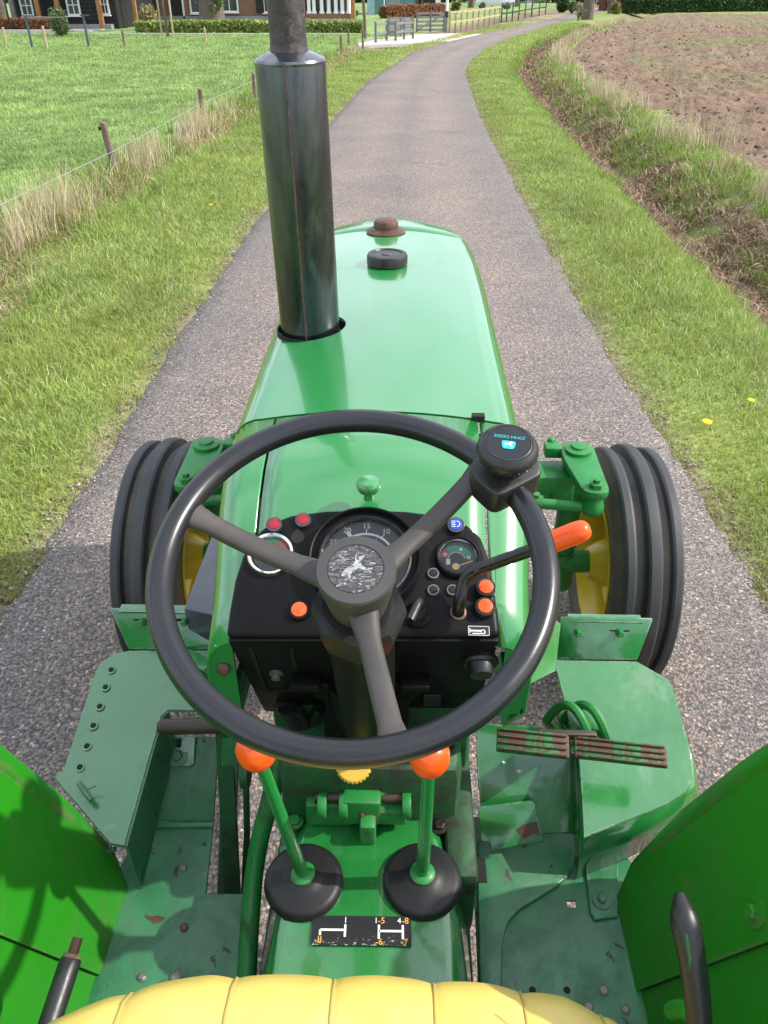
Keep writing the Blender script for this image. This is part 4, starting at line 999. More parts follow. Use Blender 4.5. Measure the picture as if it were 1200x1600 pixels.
for a, mt in ((161, HUBM), (43, HUBM), (284, HUBM)):
    m_ = MB(); rows = []
    for s in np.linspace(0, 1, 13):
        p = H(a, .026, -.030) * (1 - s) + S(a, .200, -.001) * s
        bow = -.010 * math.sin(math.pi * s); fl = .011 * max(0, (s - .84) / .16) ** 2 + .006 * max(0, (.25 - s) / .25)
        tdir = (S(a, .2) - H(a, .02, -.03)).normalized(); sdv = tdir.cross(SN).normalized(); nv = sdv.cross(tdir)
        w_, h_ = .0120 + fl, .0085
        rows.append([p + nv * bow + sdv * (w_ * math.cos(t)) * (1 if abs(math.cos(t)) < .9 else 1) + nv * (h_ * math.copysign(abs(math.sin(t)) ** .7, math.sin(t))) for t in np.linspace(0, 2 * math.pi, 16, endpoint=False)])
    m_.loft(rows); m_.build('spoke', mt if a != 43 else HUBM, SW, smooth=60)
m_ = MB(); m_.lathe(HB, SN, [(.030, -.075), (.034, -.055), (.0385, -.030), (.041, -.008), (.0415, -.005)], 48); m_.build('hub', HUBM, SW, smooth=40)
m_ = MB(); m_.lathe(HB, SN, [(.0405, -.006), (.0425, -.004), (.0425, .003), (.0410, .0055), (.0300, .0062), (.0295, .0052), (0, .0052)], 56); m_.build('hub_cap', surf('dark_hub_cap', (.045, .043, .041), .42, var=.1, bump=.05, bs=200), SW, smooth=30)
m_ = MB(); m_.lathe(HB, SN, [(.0288, .0050), (.0288, .0060), (0, .0060)], 48); m_.build('badge', BADGE, SW, smooth=30)
# worn leaping-animal mark left on the badge
def deer(mb, c, ex, ey, s, lift):
    pts = [(-.95, .10), (-.55, .30), (-.10, .28), (.25, .42), (.42, .72), (.62, .86), (.52, .60), (.95, .52), (.90, .40), (.60, .30), (.42, .02), (.52, -.30), (.88, -.52), (.80, -.62), (.34, -.38), (.18, -.10), (-.22, -.06), (-.48, -.22), (-.62, -.62), (-.74, -.60), (-.66, -.12), (-.98, -.02)]
    nn = ex.cross(ey).normalized()
    mb.add([c + ex * x * s + ey * y * s + nn * lift for x, y in pts], [tuple(range(len(pts)))])
rot = R(35); ex_ = X3 * math.cos(rot) + SU * math.sin(rot); ey_ = -X3 * math.sin(rot) + SU * math.cos(rot)
m_ = MB(); deer(m_, HB, ex_, ey_, .0175, .0064)
bm_mark = m_.build('badge_mark', surf('worn_silver_mark', (.34, .34, .33), .5, .2, var=.5, vs=160, bump=.3, bs=220, dirt=((.08, .08, .08), 150, .52, .60)), SW, smooth=0, fixn=False)
# column
m_ = MB(); cb = V((.0, .86, .86)); ctop = HB - SN * .068
m_.lathe(ctop, cb - ctop, [(.036, 0), (.044, .004), (.044, .03), (.041, .034), (.041, (cb - ctop).length)], 36); m_.build('steering_column', BLACK, TR, smooth=30)
m_ = MB(); m_.lathe(ctop + (cb - ctop).normalized() * .002, cb - ctop, [(.052, 0), (.055, .02), (.05, .055), (.045, .06)], 8); m_.build('column_collar', BLKCAP, TR, smooth=20)
# steering gear housing below the dash
def cast(px, py, y=.815): return P(px, py, y=y)
m_ = MB(); m_.prism([cast(487, 1068), cast(658, 1068), cast(654, 1092), cast(640, 1100), cast(636, 1178), cast(505, 1178), cast(508, 1100), cast(490, 1092)], (0, .05, -.01)); m_.prism([cast(470, 1180), cast(662, 1180), cast(660, 1212), cast(472, 1212)], (0, .07, -.02)); gh = m_.build('steering_gear_housing', BLACK, TR, bev=.007)
m_ = MB(); m_.lathe(cast(566, 1075) + V((0, .01, 0)), cast(569, 1160) - cast(566, 1075), [(.052, -.01), (.055, .01), (.050, .05), (.040, .085), (.02, .10)], 24); m_.build('housing_boss', BLACK, gh, smooth=50)
q = cast(570, 1130, .775); m_ = MB(); m_.lathe(q + V((0, .015, 0)), (0, -1, .5), [(.030, -.02), (.030, .004), (.026, .008), (.019, .008)], 28); m_.build('plug_boss', BLACK, gh, smooth=30)
m_ = MB(); m_.lathe(q + V((0, .015, 0)), (0, -1, .5), [(.0175, .006), (.0175, .020), (.012, .023), (0, .023)], 6); m_.build('gear_plug_bolt', surf('black_bolt', (.026, .022, .019), .4, .4, var=.3, vs=30, bump=.2), gh, smooth=20)
for px_ in (478, 648):
    m_ = MB(); m_.box(cast(px_, 1066, .80), (.045, .03, .014)); m_.build('housing_lug', BLACK, gh, bev=.004)
for px_, py_ in ((512, 1215), (632, 1215), (505, 1245)):
    m_ = MB(); q = P(px_, py_, z=.80); m_.lathe(q, Z3, [(.016, 0), (.016, .004), (.011, .004), (.011, .014), (0, .015)], 6); m_.build('flange_bolt', MATS['black_bolt'] if px_ > 600 else RUSTY, gh, smooth=20)

# ---- spinner knob on the rim ---------------------------------------
SK = bpy.data.objects.new('spinner_knob', None); COL.objects.link(SK); SK.parent = TR
KA = 36; K0 = S(KA, .203, 0); SK.location = K0 - ORIG[TR.name]; ORIG[SK.name] = K0
kr = (X3 * math.cos(R(KA)) + SU * math.sin(R(KA))); kt = SN.cross(kr)
m_ = MB(); pl = []
for x_, y_ in ((-.037, -.030), (.030, -.034), (.040, -.016), (.038, .020), (.012, .034), (-.028, .030), (-.040, .012)):
    pl.append(K0 + kr * x_ * .95 + kt * y_ * .95 - SN * .018)
m_.prism(fill_poly(pl, .012), SN * .036); m_.build('clamp', surf('black_clamp_plastic', (.014, .014, .015), .45, var=.2, vs=20, bump=.2, bs=200), SK, bev=.004, seg=2)
m_ = MB(); q = K0 - kr * .025 - kt * .012 + SN * .0181; m_.lathe(q, SN, [(.006, 0), (.006, .0006), (0, .0006)], 16); m_.build('clamp_bolt_hole', GAP, SK)
# knob axis position from its top face
KT = PPl(795, 691, K0 + SN * .058, SN)
m_ = MB(); kb = KT - SN * .045
m_.lathe(kb, SN, [(.021, -.004), (.0215, .006), (.0235, .014), (.0285, .021), (.0325, .027), (.0338, .032), (.0332, .0365), (.0305, .0405), (.0270, .0435), (.0245, .0435), (.0240, .0420)], 64)
kn = m_.build('knob', surf('black_grip_rubber', (.014, .014, .015), .36, var=.2, vs=20, bump=.1, bs=200), SK, smooth=35)
m_ = MB()
for k in range(22):
    a = 2 * math.pi * k / 22; a2 = a + .17
    p = kb + (X3 * math.cos(a) + SU * math.sin(a)) * .0262 + SN * .0165; p2 = kb + (X3 * math.cos(a2) + SU * math.sin(a2)) * .0336 + SN * .031
    m_.tube([p, p2], .0011, 5)
m_.build('grip_ribs', MATS['black_grip_rubber'], SK)
m_ = MB(); m_.lathe(kb, SN, [(.0255, .0425), (.0250, .0445), (.0243, .0450), (.0238, .0440), (.0232, .0440)], 56, caps=False); m_.build('trim_ring', surf('gunmetal_ring', (.12, .115, .12), .25, .9, bump=0), SK)
m_ = MB(); m_.lathe(kb, SN, [(.0245, .0430), (.0236, .0446), (0, .0449)], 56); m_.build('top_cap', surf('gloss_black_cap', (.008, .008, .009), .12, bump=0, coat=.5), SK, smooth=30)
KT = kb + SN * .0452
ra = R(172); ex_ = X3 * math.cos(ra) + SU * math.sin(ra); ey_ = SN.cross(ex_)
m_ = MB(); text_mesh(m_, 'JOHN DEERE', KT - ey_ * .0075, ex_, ey_, .0058, .0002); m_.build('lettering', INK_T, SK, smooth=0, fixn=False)
ic = KT + ey_ * .0035
m_ = MB(); m_.add(fill_poly([ic + ex_ * x_ + ey_ * y_ + SN * .0002 for x_, y_ in ((-.0078, -.0052), (.0078, -.0052), (.0062, .0060), (-.0062, .0060))], .003), [tuple(range(20))]); m_.build('emblem_shield', INK_T, SK, smooth=0, fixn=False)
m_ = MB(); deer(m_, ic, -ex_, -ey_, .0052, .0006); m_.build('emblem_animal', INK_W, SK, smooth=0, fixn=False)

# ---- platform ------------------------------------------------------
FZ = .63
def lerpz(py, a, b): # a,b = (py,z)
    return a[1] + (b[1] - a[1]) * (py - a[0]) / (b[0] - a[0])
def plate(name, pix, za, zb, mat, th=.006, r=.0, bev=.0015, par=TR):
    pts = [P(px, py, z=lerpz(py, za, zb)) for px, py in pix]
    if r: pts = fill_poly(pts, r)
    m_ = MB(); m_.prism(pts, (0, 0, -th)); return m_.build(name, mat, par, bev=bev, seg=1, smooth=30)
def bolt(p, axis, r, name='bolt', mat=None, par=TR, washer=1.7, h=.008):
    m_ = MB(); ax_ = V(axis)
    m_.lathe(p, ax_, [(r * washer, -.001), (r * washer, .002), (r * 1.05, .0025)], 20)
    m_.lathe(p, ax_, [(r, .002), (r, .002 + h * .8), (r * .8, .002 + h), (0, .002 + h)], 6)
    return m_.build(name, mat or G_PLATE, par, smooth=20)

# floors
lf_pix = [(236, 1288), (334, 1288), (322, 1396), (386, 1396), (378, 1600), (372, 1750), (60, 1750), (110, 1600), (120, 1542), (165, 1392), (200, 1330)]
fl = plate('floor_plate', lf_pix, (1300, FZ), (1500, FZ), G_FLOOR)
tb = plate('toe_board', [(252, 1150), (343, 1150), (334, 1287), (236, 1287)], (1288, FZ + .002), (1150, FZ + .105), G_FLOOR)
m_ = MB(); pa, pb = P(236, 1288, z=FZ), P(334, 1288, z=FZ)
m_.tube([pa + V((0, -.002, .001)), pb + V((0, -.002, .001))], .008, 10); m_.build('floor_bend', G_FLOOR, fl)
for px, py, r in ((287, 1357, .006), (222, 1527, .006), (275, 1528, .009), (328, 1530, .007), (288, 1450, .006)):
    bolt(P(px, py, z=FZ), Z3, r, 'floor_rivet', STEEL if py > 1500 or py < 1400 else RUSTY, fl, 1.2, .003)
# bare rusty patch
m_ = MB(); m_.add([P(px, py, z=FZ + .0006) for px, py in ((226, 1428), (236, 1432), (246, 1430), (259, 1434), (252, 1440), (240, 1443), (234, 1438), (227, 1434))], [tuple(range(8))]); m_.build('bare_patch', RUSTY, fl, smooth=0, fixn=False)
# adjustable bracket on the toe board
zb_ = ((1288, FZ + .006), (1150, FZ + .111))
br = plate('slotted_bracket', [(250, 1150), (306, 1150), (303, 1194), (297, 1197), (245, 1197)], *zb_, G_PLATE, th=.004)
plate('slot', [(276, 1154), (284, 1154), (283, 1168), (275, 1168)], (1288, FZ + .0065), (1150, FZ + .1115), GAP, th=.0003, r=.003, bev=0, par=br)
bolt(P(278, 1182, z=lerpz(1182, *zb_)), (0, -.45, 1), .010, 'bracket_bolt', G_FLOOR, br, 1.9)
# right floor
rf_pix = [(738, 1275), (914, 1290), (975, 1330), (1010, 1382), (1055, 1562), (1085, 1750), (755, 1750), (748, 1560), (742, 1420)]
fr = plate('floor_plate', rf_pix, (1300, FZ), (1500, FZ), G_FLOOR)
rp_ = [P(px, py, z=FZ + .0005) for px, py in ((744, 1312), (900, 1306), (893, 1368), (868, 1390), (812, 1424), (792, 1446), (784, 1480), (781, 1750), (757, 1750), (750, 1600))]
m_ = MB(); m_.prism(fill_poly(rp_, .02, 4), (0, 0, .010)); m_.build('raised_panel', G_FLOOR, fr, bev=.007, seg=3)
c_ = MB(); c_.box(P(893, 1412, z=FZ), (.016, .013, .05)); cut(fr, c_.build('cutter', None, None)); fr.data.shade_flat()
for px, py in ((832, 1547), (886, 1547)):
    m_ = MB(); m_.lathe(P(px, py, z=FZ + .0004), Z3, [(.0055, 0), (.0055, .0004), (0, .0004)], 14 if py > 1500 else 4); m_.build('floor_hole', GAP, fr)
for px, py, r in ((943, 1548, .007), (977, 1578, .006), (920, 1574, .007)): bolt(P(px, py, z=FZ), Z3, r, 'floor_rivet', STEEL, fr, 1.15, .003)
m_ = MB(); q = P(750, 1360, z=FZ + .011); m_.box(q, (.022, .045, .003)); m_.build('dark_notch', GAP, fr)
plate('corner_bracket', [(914, 1350), (966, 1348), (966, 1432), (930, 1437), (922, 1425)], (1300, FZ + .006), (1500, FZ + .006), G_FLOOR, th=.005)
bolt(P(940, 1407, z=FZ + .007), Z3, .008, 'floor_bolt', G_FLOOR, fr, 2.0)

# left toe plate
zL = ((1015, .86), (1315, .765))
lp = plate('front_step_plate', [(203, 1016), (330, 1016), (340, 1062), (312, 1110), (262, 1109), (252, 1118), (194, 1322), (172, 1318), (84, 1214), (99, 1203), (150, 1047), (158, 1035), (178, 1021)], *zL, G_PLATE, th=.005, bev=.001)
for px, py in ((174, 1047), (165, 1074), (156, 1104), (146, 1134), (136, 1166), (125, 1199)):
    q = P(px, py, z=lerpz(py, *zL) + .0006)
    m_ = MB(); m_.lathe(q, (0, -.27, 1), [(.0085, 0), (.0085, .0012), (.0055, .0014), (.0052, .0003)], 20, caps=False); m_.build('hole_rim', G_PLATE, lp)
    m_ = MB(); m_.lathe(q, (0, -.27, 1), [(.0052, .0002), (.0052, .0005), (0, .0005)], 16); m_.build('plate_hole', GAP, lp)
e = [P(px, py, z=lerpz(py, *zL) - .002) for px, py in ((262, 1110), (252, 1119), (195, 1322))]
m_ = MB(); m_.add(e + [p - Z3 * d for p, d in zip(e, (.12, .12, .135))], [(0, 1, 4, 3), (1, 2, 5, 4)]); o = m_.build('plate_side', G_FLOOR, lp, smooth=0); solid_mod(o, .004)
up_ = [P(201, 1015, z=.861), P(329, 1015, z=.861)]
ut = [P(326, 956, y=1.135), P(172, 953, y=1.135)]
m_ = MB(); m_.prism(up_ + ut, V((0, .005, .002))); lu = m_.build('front_deflector_plate', G_PLATE, TR, bev=.001, seg=1)
m_ = MB(); m_.bar(P(188, 951, y=1.142), P(312, 953, y=1.142), .022, .004); m_.build('deflector_edge', G_PLATE, lu)
for px in (224, 290):
    q = P(px, 970, y=1.125); m_ = MB(); m_.bar(q + V((-.019, .002, 0)), q + V((.019, .002, 0)), .004, .006, up=(0, 0, 1)); m_.build('adjusting_slot', GAP, lu)
    bolt(P(px - 1, 971, y=1.122), (0, -1, .45), .007, 'deflector_bolt', G_CAST, lu, 1.1, .014)
# wire clip at the rear corner of the plate
m_ = MB(); m_.tube([P(124, 1224, z=.80), P(134, 1240, z=.805), P(143, 1250, z=.80)], .005, 8); m_.tube([P(136, 1234, z=.806), P(150, 1228, z=.812)], .0012, 5); m_.build('wire_clip', G_FLOOR, lp)

# right toe plates
zR = ((1030, .86), (1305, .745))
rpl = plate('front_step_plate', [(865, 1031), (995, 1033), (1042, 1060), (1050, 1070), (1068, 1132), (1080, 1180), (1082, 1215), (1072, 1238), (1040, 1258), (912, 1309), (908, 1230), (904, 1180)], *zR, G_PLATE, th=.005, bev=.001)
e = [P(px, py, z=lerpz(py, *zR) - .003) for px, py in ((1066, 1125), (1080, 1180), (1082, 1215), (1072, 1238), (1040, 1258), (912, 1309), (908, 1230), (902, 1170))]
m_ = MB(); n_ = len(e); m_.add(e + [p + V(o) for p, o in zip(e, ((.02, 0, -.05), (.03, 0, -.07), (.035, -.005, -.09), (.0, -.01, -.10), (0, -.012, -.105), (0, -.012, -.108), (0, 0, -.10), (0, 0, -.08)))], [(i, i + 1, i + 1 + n_, i + n_) for i in range(n_ - 1)])
o = m_.build('plate_side', G_PLATE, rpl, smooth=30); solid_mod(o, .004)
up_ = [P(866, 1030, z=.861), P(996, 1032, z=.861)]; ut = [P(1020, 969, y=1.135), P(876, 966, y=1.135)]
m_ = MB(); m_.prism(up_ + ut, V((0, .005, .002))); ru = m_.build('front_deflector_plate', G_PLATE, TR, bev=.001, seg=1)
m_ = MB(); m_.bar(P(888, 966, y=1.142), P(1002, 968, y=1.142), .022, .004); m_.build('deflector_edge', G_PLATE, ru)
for px in (903, 968):
    q = P(px, 987, y=1.122); m_ = MB(); m_.bar(q + V((-.019, .002, 0)), q + V((.019, .002, 0)), .004, .006, up=(0, 0, 1)); m_.build('adjusting_slot', GAP, ru)
    bolt(P(px, 988, y=1.119), (0, -1, .45), .007, 'deflector_bolt', G_CAST, ru, 1.1, .014)
# green strut running from the dash to the right deflector
m_ = MB(); m_.prism([P(815, 1075, z=.90), P(868, 1048, z=.87), P(876, 975, z=.93), P(862, 965, z=.95)], (0, .004, -.004)); m_.build('deflector_strut', G_PLATE, TR)
m_ = MB(); m_.bar(P(262, 1013, z=.85), P(330, 1040, z=.9), .03, .006); m_.build('deflector_strut', G_PLATE, TR)
# inner toe board under the brake pedals
zT = ((1130, .80), (1310, .655))
it = plate('toe_board', [(744, 1130), (845, 1134), (900, 1180), (908, 1300), (756, 1304), (746, 1210)], *zT, G_PLATE, th=.005, bev=.001)
zH = ((1130, .815), (1310, .672))
plate('heel_flap', [(746, 1260), (830, 1250), (836, 1256), (849, 1314), (768, 1328), (766, 1315), (752, 1314)], *zH, G_PLATE, th=.004, bev=.001, par=it)
plate('worn_patch', [(806, 1296), (820, 1288), (838, 1284), (845, 1306), (834, 1303), (818, 1311)], (1130, .8156), (1310, .6726), RUSTY, th=.0003, bev=0, par=it)
for px, py, rr_ in ((787, 1190, .005), (811, 1204, .006)):
    m_ = MB(); q = P(px, py, z=lerpz(py, *zT) + .0007); pts = [q + V((math.cos(a) * rr_ * (.5 + .6 * random.random()), math.sin(a) * rr_ * 1.6 * (.6 + .6 * random.random()), math.sin(a) * -rr_ * .5)) for a in np.linspace(0, 2 * math.pi, 9, endpoint=False)]
    m_.add(pts, [tuple(range(9))]); m_.build('paint_chip', INK_W, it, smooth=0, fixn=False)

# ---- pedals --------------------------------------------------------
def pedal(a, b, w, name, mat, ribs=4, arm=None):
    a, b = V(a), V(b); d = (b - a).normalized(); n_ = V((0, -.35, 1)); sdv = n_.cross(d).normalized(); n_ = d.cross(sdv).normalized()
    m_ = MB(); m_.box((a + b) / 2, ((b - a).length, w, .010), (d, sdv, n_)); o = m_.build(name, mat, TR, bev=.003)
    for k in range(ribs):
        off = (k / (ribs - 1) - .5) * w * .84
        m_ = MB(); m_.bar(a + sdv * off + n_ * .006 + d * .004, b + sdv * off + n_ * .006 - d * .004, w / ribs * .45, .008, up=n_); m_.build('tread_rib', mat, o, bev=.0015, seg=1)
    if arm:
        m_ = MB(); m_.tube(fillet(arm, .04), .014, 10); m_.build('pedal_arm', G_CAST, o)
    return o
zp = .90
pedal(P(776, 1156, z=zp), P(889, 1168, z=zp), .040, 'brake_pedal', G_PED, 4, [P(880, 1172, z=zp - .02), P(872, 1150, z=.80), P(858, 1125, z=.72)])
pedal(P(897, 1168, z=zp), P(1042, 1184, z=zp - .005), .036, 'brake_pedal', G_PED, 4, [P(905, 1168, z=zp - .02), P(895, 1150, z=.80), P(880, 1120, z=.70)])
m_ = MB(); q = P(885, 1148, z=zp + .002); m_.box(q, (.10, .012, .014)); m_.build('pedal_latch', RUSTBAR, TR, bev=.003)
# curved pedal return hooks behind
for px in (865, 892):
    m_ = MB(); q = P(px, 1135, z=.80); m_.tube([q + V((.0, .03 * math.cos(t), .05 * math.sin(t))) + V((.02 * t, 0, 0)) for t in np.linspace(-.4, 3.0, 12)], .009, 8); m_.build('pedal_hook', G_CAST, TR)
# clutch pedal
m_ = MB(); a_, b_ = P(252, 1136, z=.90), P(362, 1133, z=.90); m_.cyl(a_, b_, .0135, .0135, 18); m_.lathe(a_, a_ - b_, [(.0135, 0), (.009, .006), (0, .007)], 18)
cp = m_.build('clutch_pedal', RUSTBAR, TR, smooth=40)
m_ = MB(); arm = [P(350, 1140, z=.885), P(355, 1230, z=.76), P(364, 1402, z=.55)]
m_.bar(arm[0], arm[2], .010, .030, up=(1, 0, .2)); m_.build('pedal_arm', G_DARK, cp, bev=.002)
m_ = MB(); m_.bar(P(362, 1150, z=.88), P(352, 1395, z=.50), .014, .03, up=(1, 0, 0)); m_.build('pedal_link', G_FLOOR, cp, bev=.002)
# little lever behind the slit
m_ = MB(); m_.tube([P(384, 1200, z=.84), P(386, 1300, z=.66), P(380, 1420, z=.5)], .006, 8); m_.cyl(P(378, 1205, z=.86), P(390, 1205, z=.86), .028, n=20); m_.build('side_linkage', G_DARK, TR)

# ---- transmission tunnel cover -------------------------------------
rows = []
for y, tw, bw, tz in ((-.3, .135, .172, .795), (.3, .132, .170, .797), (.55, .124, .165, .80), (.70, .116, .160, .803), (.775, .098, .150, .803)):
    rows.append([V((-bw, y, .60)), V((-bw, y, .68)), V((-tw - .012, y, tz - .012)), V((-tw, y, tz)), V((tw, y, tz)), V((tw + .012, y, tz - .012)), V((bw, y, .68)), V((bw, y, .60))])
m_ = MB(); m_.loft(rows); tun = m_.build('tunnel_cover', G_PLATE, TR, bev=.006, seg=2)
m_ = MB(); m_.prism([V((-.125, .775, .72)), V((.125, .775, .72)), V((.135, 1.0, .72)), V((-.135, 1.0, .72))], (0, 0, .05)); m_.box((.15, .84, .72), (.05, .34, .17)); m_.box((-.13, .80, .70), (.04, .20, .16)); m_.build('gearbox_top', G_DARK, TR, bev=.012)  # darker green here paints in the shade of the recesses around the bracket
# curved side flange left of the tunnel
m_ = MB(); pts = [P(440, 1165, z=.86), P(425, 1240, z=.80), P(400, 1330, z=.72), P(390, 1440, z=.66), P(384, 1560, z=.62), P(380, 1800, z=.60)]
m_.tube(fillet(pts, .05, 5), .016, 10); m_.build('casting_rib', G_CAST, TR)
# boots, levers and knobs
def gear_lever(bx_, by_, kx_, ky_, kz, name):
    o = P(bx_, by_, z=.818); k = P(kx_, ky_, z=kz)
    m_ = MB(); m_.lathe(V((o.x, o.y, .802)), (0, -.05, 1), [(.060, -.002), (.0615, .004), (.058, .011), (.050, .015), (.036, .016), (.026, .021), (.019, .024), (.0, .024)], 48); b = m_.build('lever_boot', RUBBER, TR, smooth=40)
    m_ = MB(); p0 = V((o.x, o.y, .824)); d = (k - p0).normalized()
    m_.lathe(p0, d, [(.019, -.004), (.0195, .004), (.0165, .007), (.011, .009)], 24); m_.build('boot_collar', G_CAST, b, smooth=30)
    m_ = MB(); m_.tube([p0, p0 + (k - p0) * .5, k], [.0105, .0098, .0088], 16); l_ = m_.build(name, G_HOOD, TR)
    m_ = MB(); m_.lathe(k - d * .022, d, [(.010, 0), (.0165, .003), (.0225, .009), (.0262, .018), (.0275, .027), (.0265, .037), (.021, .047), (.012, .0535), (0, .0555)], 32); m_.build('lever_knob', ORANGE, l_, smooth=60)
    m_ = MB(); m_.tube([V((o.x + .056 * s, o.y + .016 * s, .802 + .0145 - .008 * (abs(s) > .8))) for s in (-.95, -.7, -.45)], .0008, 5); m_.tube([V((o.x + .056 * s, o.y + .016 * s, .802 + .0145 - .008 * (abs(s) > .8))) for s in (.45, .7, .95)], .0008, 5); m_.build('boot_seam', RUBBER, b)
gear_lever(474, 1370, 402, 1176, 1.10, 'gear_lever'); gear_lever(660, 1369, 671, 1186, 1.10, 'range_lever')
# yellow knurled knob
q = P(553, 1196, z=.92)
m_ = MB(); nk = 26; axk = V((0, -.5, 1)).normalized()
m_.lathe(q, axk, [(.004, -.004), (.027, -.002), (.0295, .002), (.0295, .006), (.026, .009), (0, .0095)], 40); yk = m_.build('lock_knob', YELK, TR, smooth=30)
a_, u_, w_ = frame(axk)
for k in range(nk):
    t = 2 * math.pi * k / nk; e_ = u_ * math.cos(t) + w_ * math.sin(t)
    m_ = MB(); m_.box(q + e_ * .0292 + axk * .004, (.0028, .0022, .0075), (e_, axk.cross(e_), axk)); m_.build('knurl_slot', GAP, yk)
m_ = MB(); m_.cyl(q - axk * .004, q - axk * .10, .007, n=12); m_.build('knob_stem', RUSTBAR, yk)
# lock bracket
m_ = MB(); m_.box(P(515, 1262, z=.83), (.075, .035, .055)); m_.box(P(566, 1252, z=.85), (.062, .05, .060)); m_.box(P(612, 1268, z=.835), (.05, .03, .035)); m_.box(P(575, 1295, z=.825), (.026, .03, .05)); m_.build('lock_bracket', G_CAST, TR, bev=.006)
m_ = MB(); m_.prism([P(545, 1245, z=.875), P(600, 1232, z=.88), P(622, 1248, z=.86), P(560, 1262, z=.865)], (0, 0, -.03)); m_.build('bracket_ear', G_CAST, TR, bev=.004)
m_ = MB(); m_.cyl(P(492, 1246, z=.862), P(640, 1246, z=.862), .0095, n=16); m_.build('pivot_pin', RUSTBAR, TR)
for px in (497, 530, 628):
    m_ = MB(); m_.cyl(P(px, 1258, z=.858), P(px + 14, 1258, z=.858), .021, n=20); m_.build('pivot_eye', G_CAST, TR, bev=.002)
m_ = MB(); m_.tube([P(556, 1215, z=.89), P(560, 1240, z=.872), P(566, 1275, z=.85)], .005, 8); m_.build('lock_rod', RUSTBAR, TR)
bolt(P(608, 1226, z=.872), Z3, .008, 'bracket_bolt', STEEL, TR, 1.3)
bolt(P(686, 1291, z=.80), Z3, .010, 'cover_bolt', MATS['black_bolt'], TR, 1.5); bolt(P(461, 1284, z=.80), Z3, .010, 'cover_bolt', G_CAST, TR, 1.4)
m_ = MB(); m_.box(P(680, 1283, z=.796), (.05, .04, .012)); m_.build('bolt_pad', BLKCAP, TR, bev=.004)
# hydraulic pipe and wiring hoses
m_ = MB(); m_.tube([P(702, 1165, z=.95), P(690, 1215, z=.86), P(683, 1275, z=.81)], .008, 10); m_.build('hydraulic_pipe', ROD, TR)
for dx, r in ((0, .011), (16, .009), (-10, .007)):
    m_ = MB(); m_.tube(fillet([P(450 + dx, 1108, z=.98), P(476 + dx * .5, 1150, z=.90), P(460 + dx * .4, 1215, z=.84), P(446 + dx * .3, 1290, z=.78)], .06, 6), r, 10); m_.build('wiring_hose', HOSE, TR)
m_ = MB(); m_.tube([P(500, 1106, z=.97), P(480, 1145, z=.90)], .010, 8); m_.build('wiring_hose', HOSE, TR)
m_ = MB(); m_.tube([P(448, 1178, z=.89), P(452, 1200, z=.87)], .0022, 6); m_.build('yellow_wire', YEL, TR)
# shift pattern decal
cx_ = (P(490, 1432, z=.8035) + P(642, 1477, z=.8035)) / 2
e1_ = (P(643, 1433, z=.8035) - P(490, 1431, z=.8035)).normalized(); e2_ = Z3.cross(e1_)
hw_ = (P(643, 1433, z=.8035) - P(490, 1431, z=.8035)).length / 2; hh_ = (P(566, 1431, z=.8035) - P(566, 1477, z=.8035)).length / 2
def dp(a, b, l=0): return cx_ + e1_ * a * hw_ + e2_ * b * hh_ + Z3 * l
m_ = MB(); m_.prism([dp(-1, -1), dp(1, -1), dp(1, 1), dp(-1, 1)], (0, 0, .0005)); dc = m_.build('shift_pattern_decal', DECAL, TR, smooth=0)
m_ = MB()
for a, b in (((-.83, .02), (-.33, .02)), ((-.33, -.45), (-.33, .40)), ((-.83, .02), (-.83, -.35))):
    m_.bar(dp(*a, .0007), dp(*b, .0007), .0032, .0003)
text_mesh(m_, 'I', dp(-.33, .68), e1_, e2_, .013, .0007); m_.build('range_pattern_print', INK_W, dc, smooth=0, fixn=False); m_ = MB()
for a, b in (((.35, -.55), (.35, .40)), ((.83, -.55), (.83, .40)), ((.35, -.02), (.83, -.02))): m_.bar(dp(*a, .0007), dp(*b, .0007), .0032, .0003)
text_mesh(m_, '1', dp(.29, .68), e1_, e2_, .012, .0007); text_mesh(m_, '4', dp(.76, .68), e1_, e2_, .012, .0007)
m_.build('gear_pattern_print', INK_W, dc, smooth=0, fixn=False)
m_ = MB(); text_mesh(m_, '-5', dp(.40, .68), e1_, e2_, .013, .0007); text_mesh(m_, '-8', dp(.88, .68), e1_, e2_, .013, .0007); text_mesh(m_, 'II', dp(-.83, -.66), e1_, e2_, .014, .0007); text_mesh(m_, '-6', dp(.36, -.76), e1_, e2_, .013, .0007); text_mesh(m_, '-7', dp(.86, -.76), e1_, e2_, .013, .0007)
m_.build('orange_print', INK_O, dc, smooth=0, fixn=False)

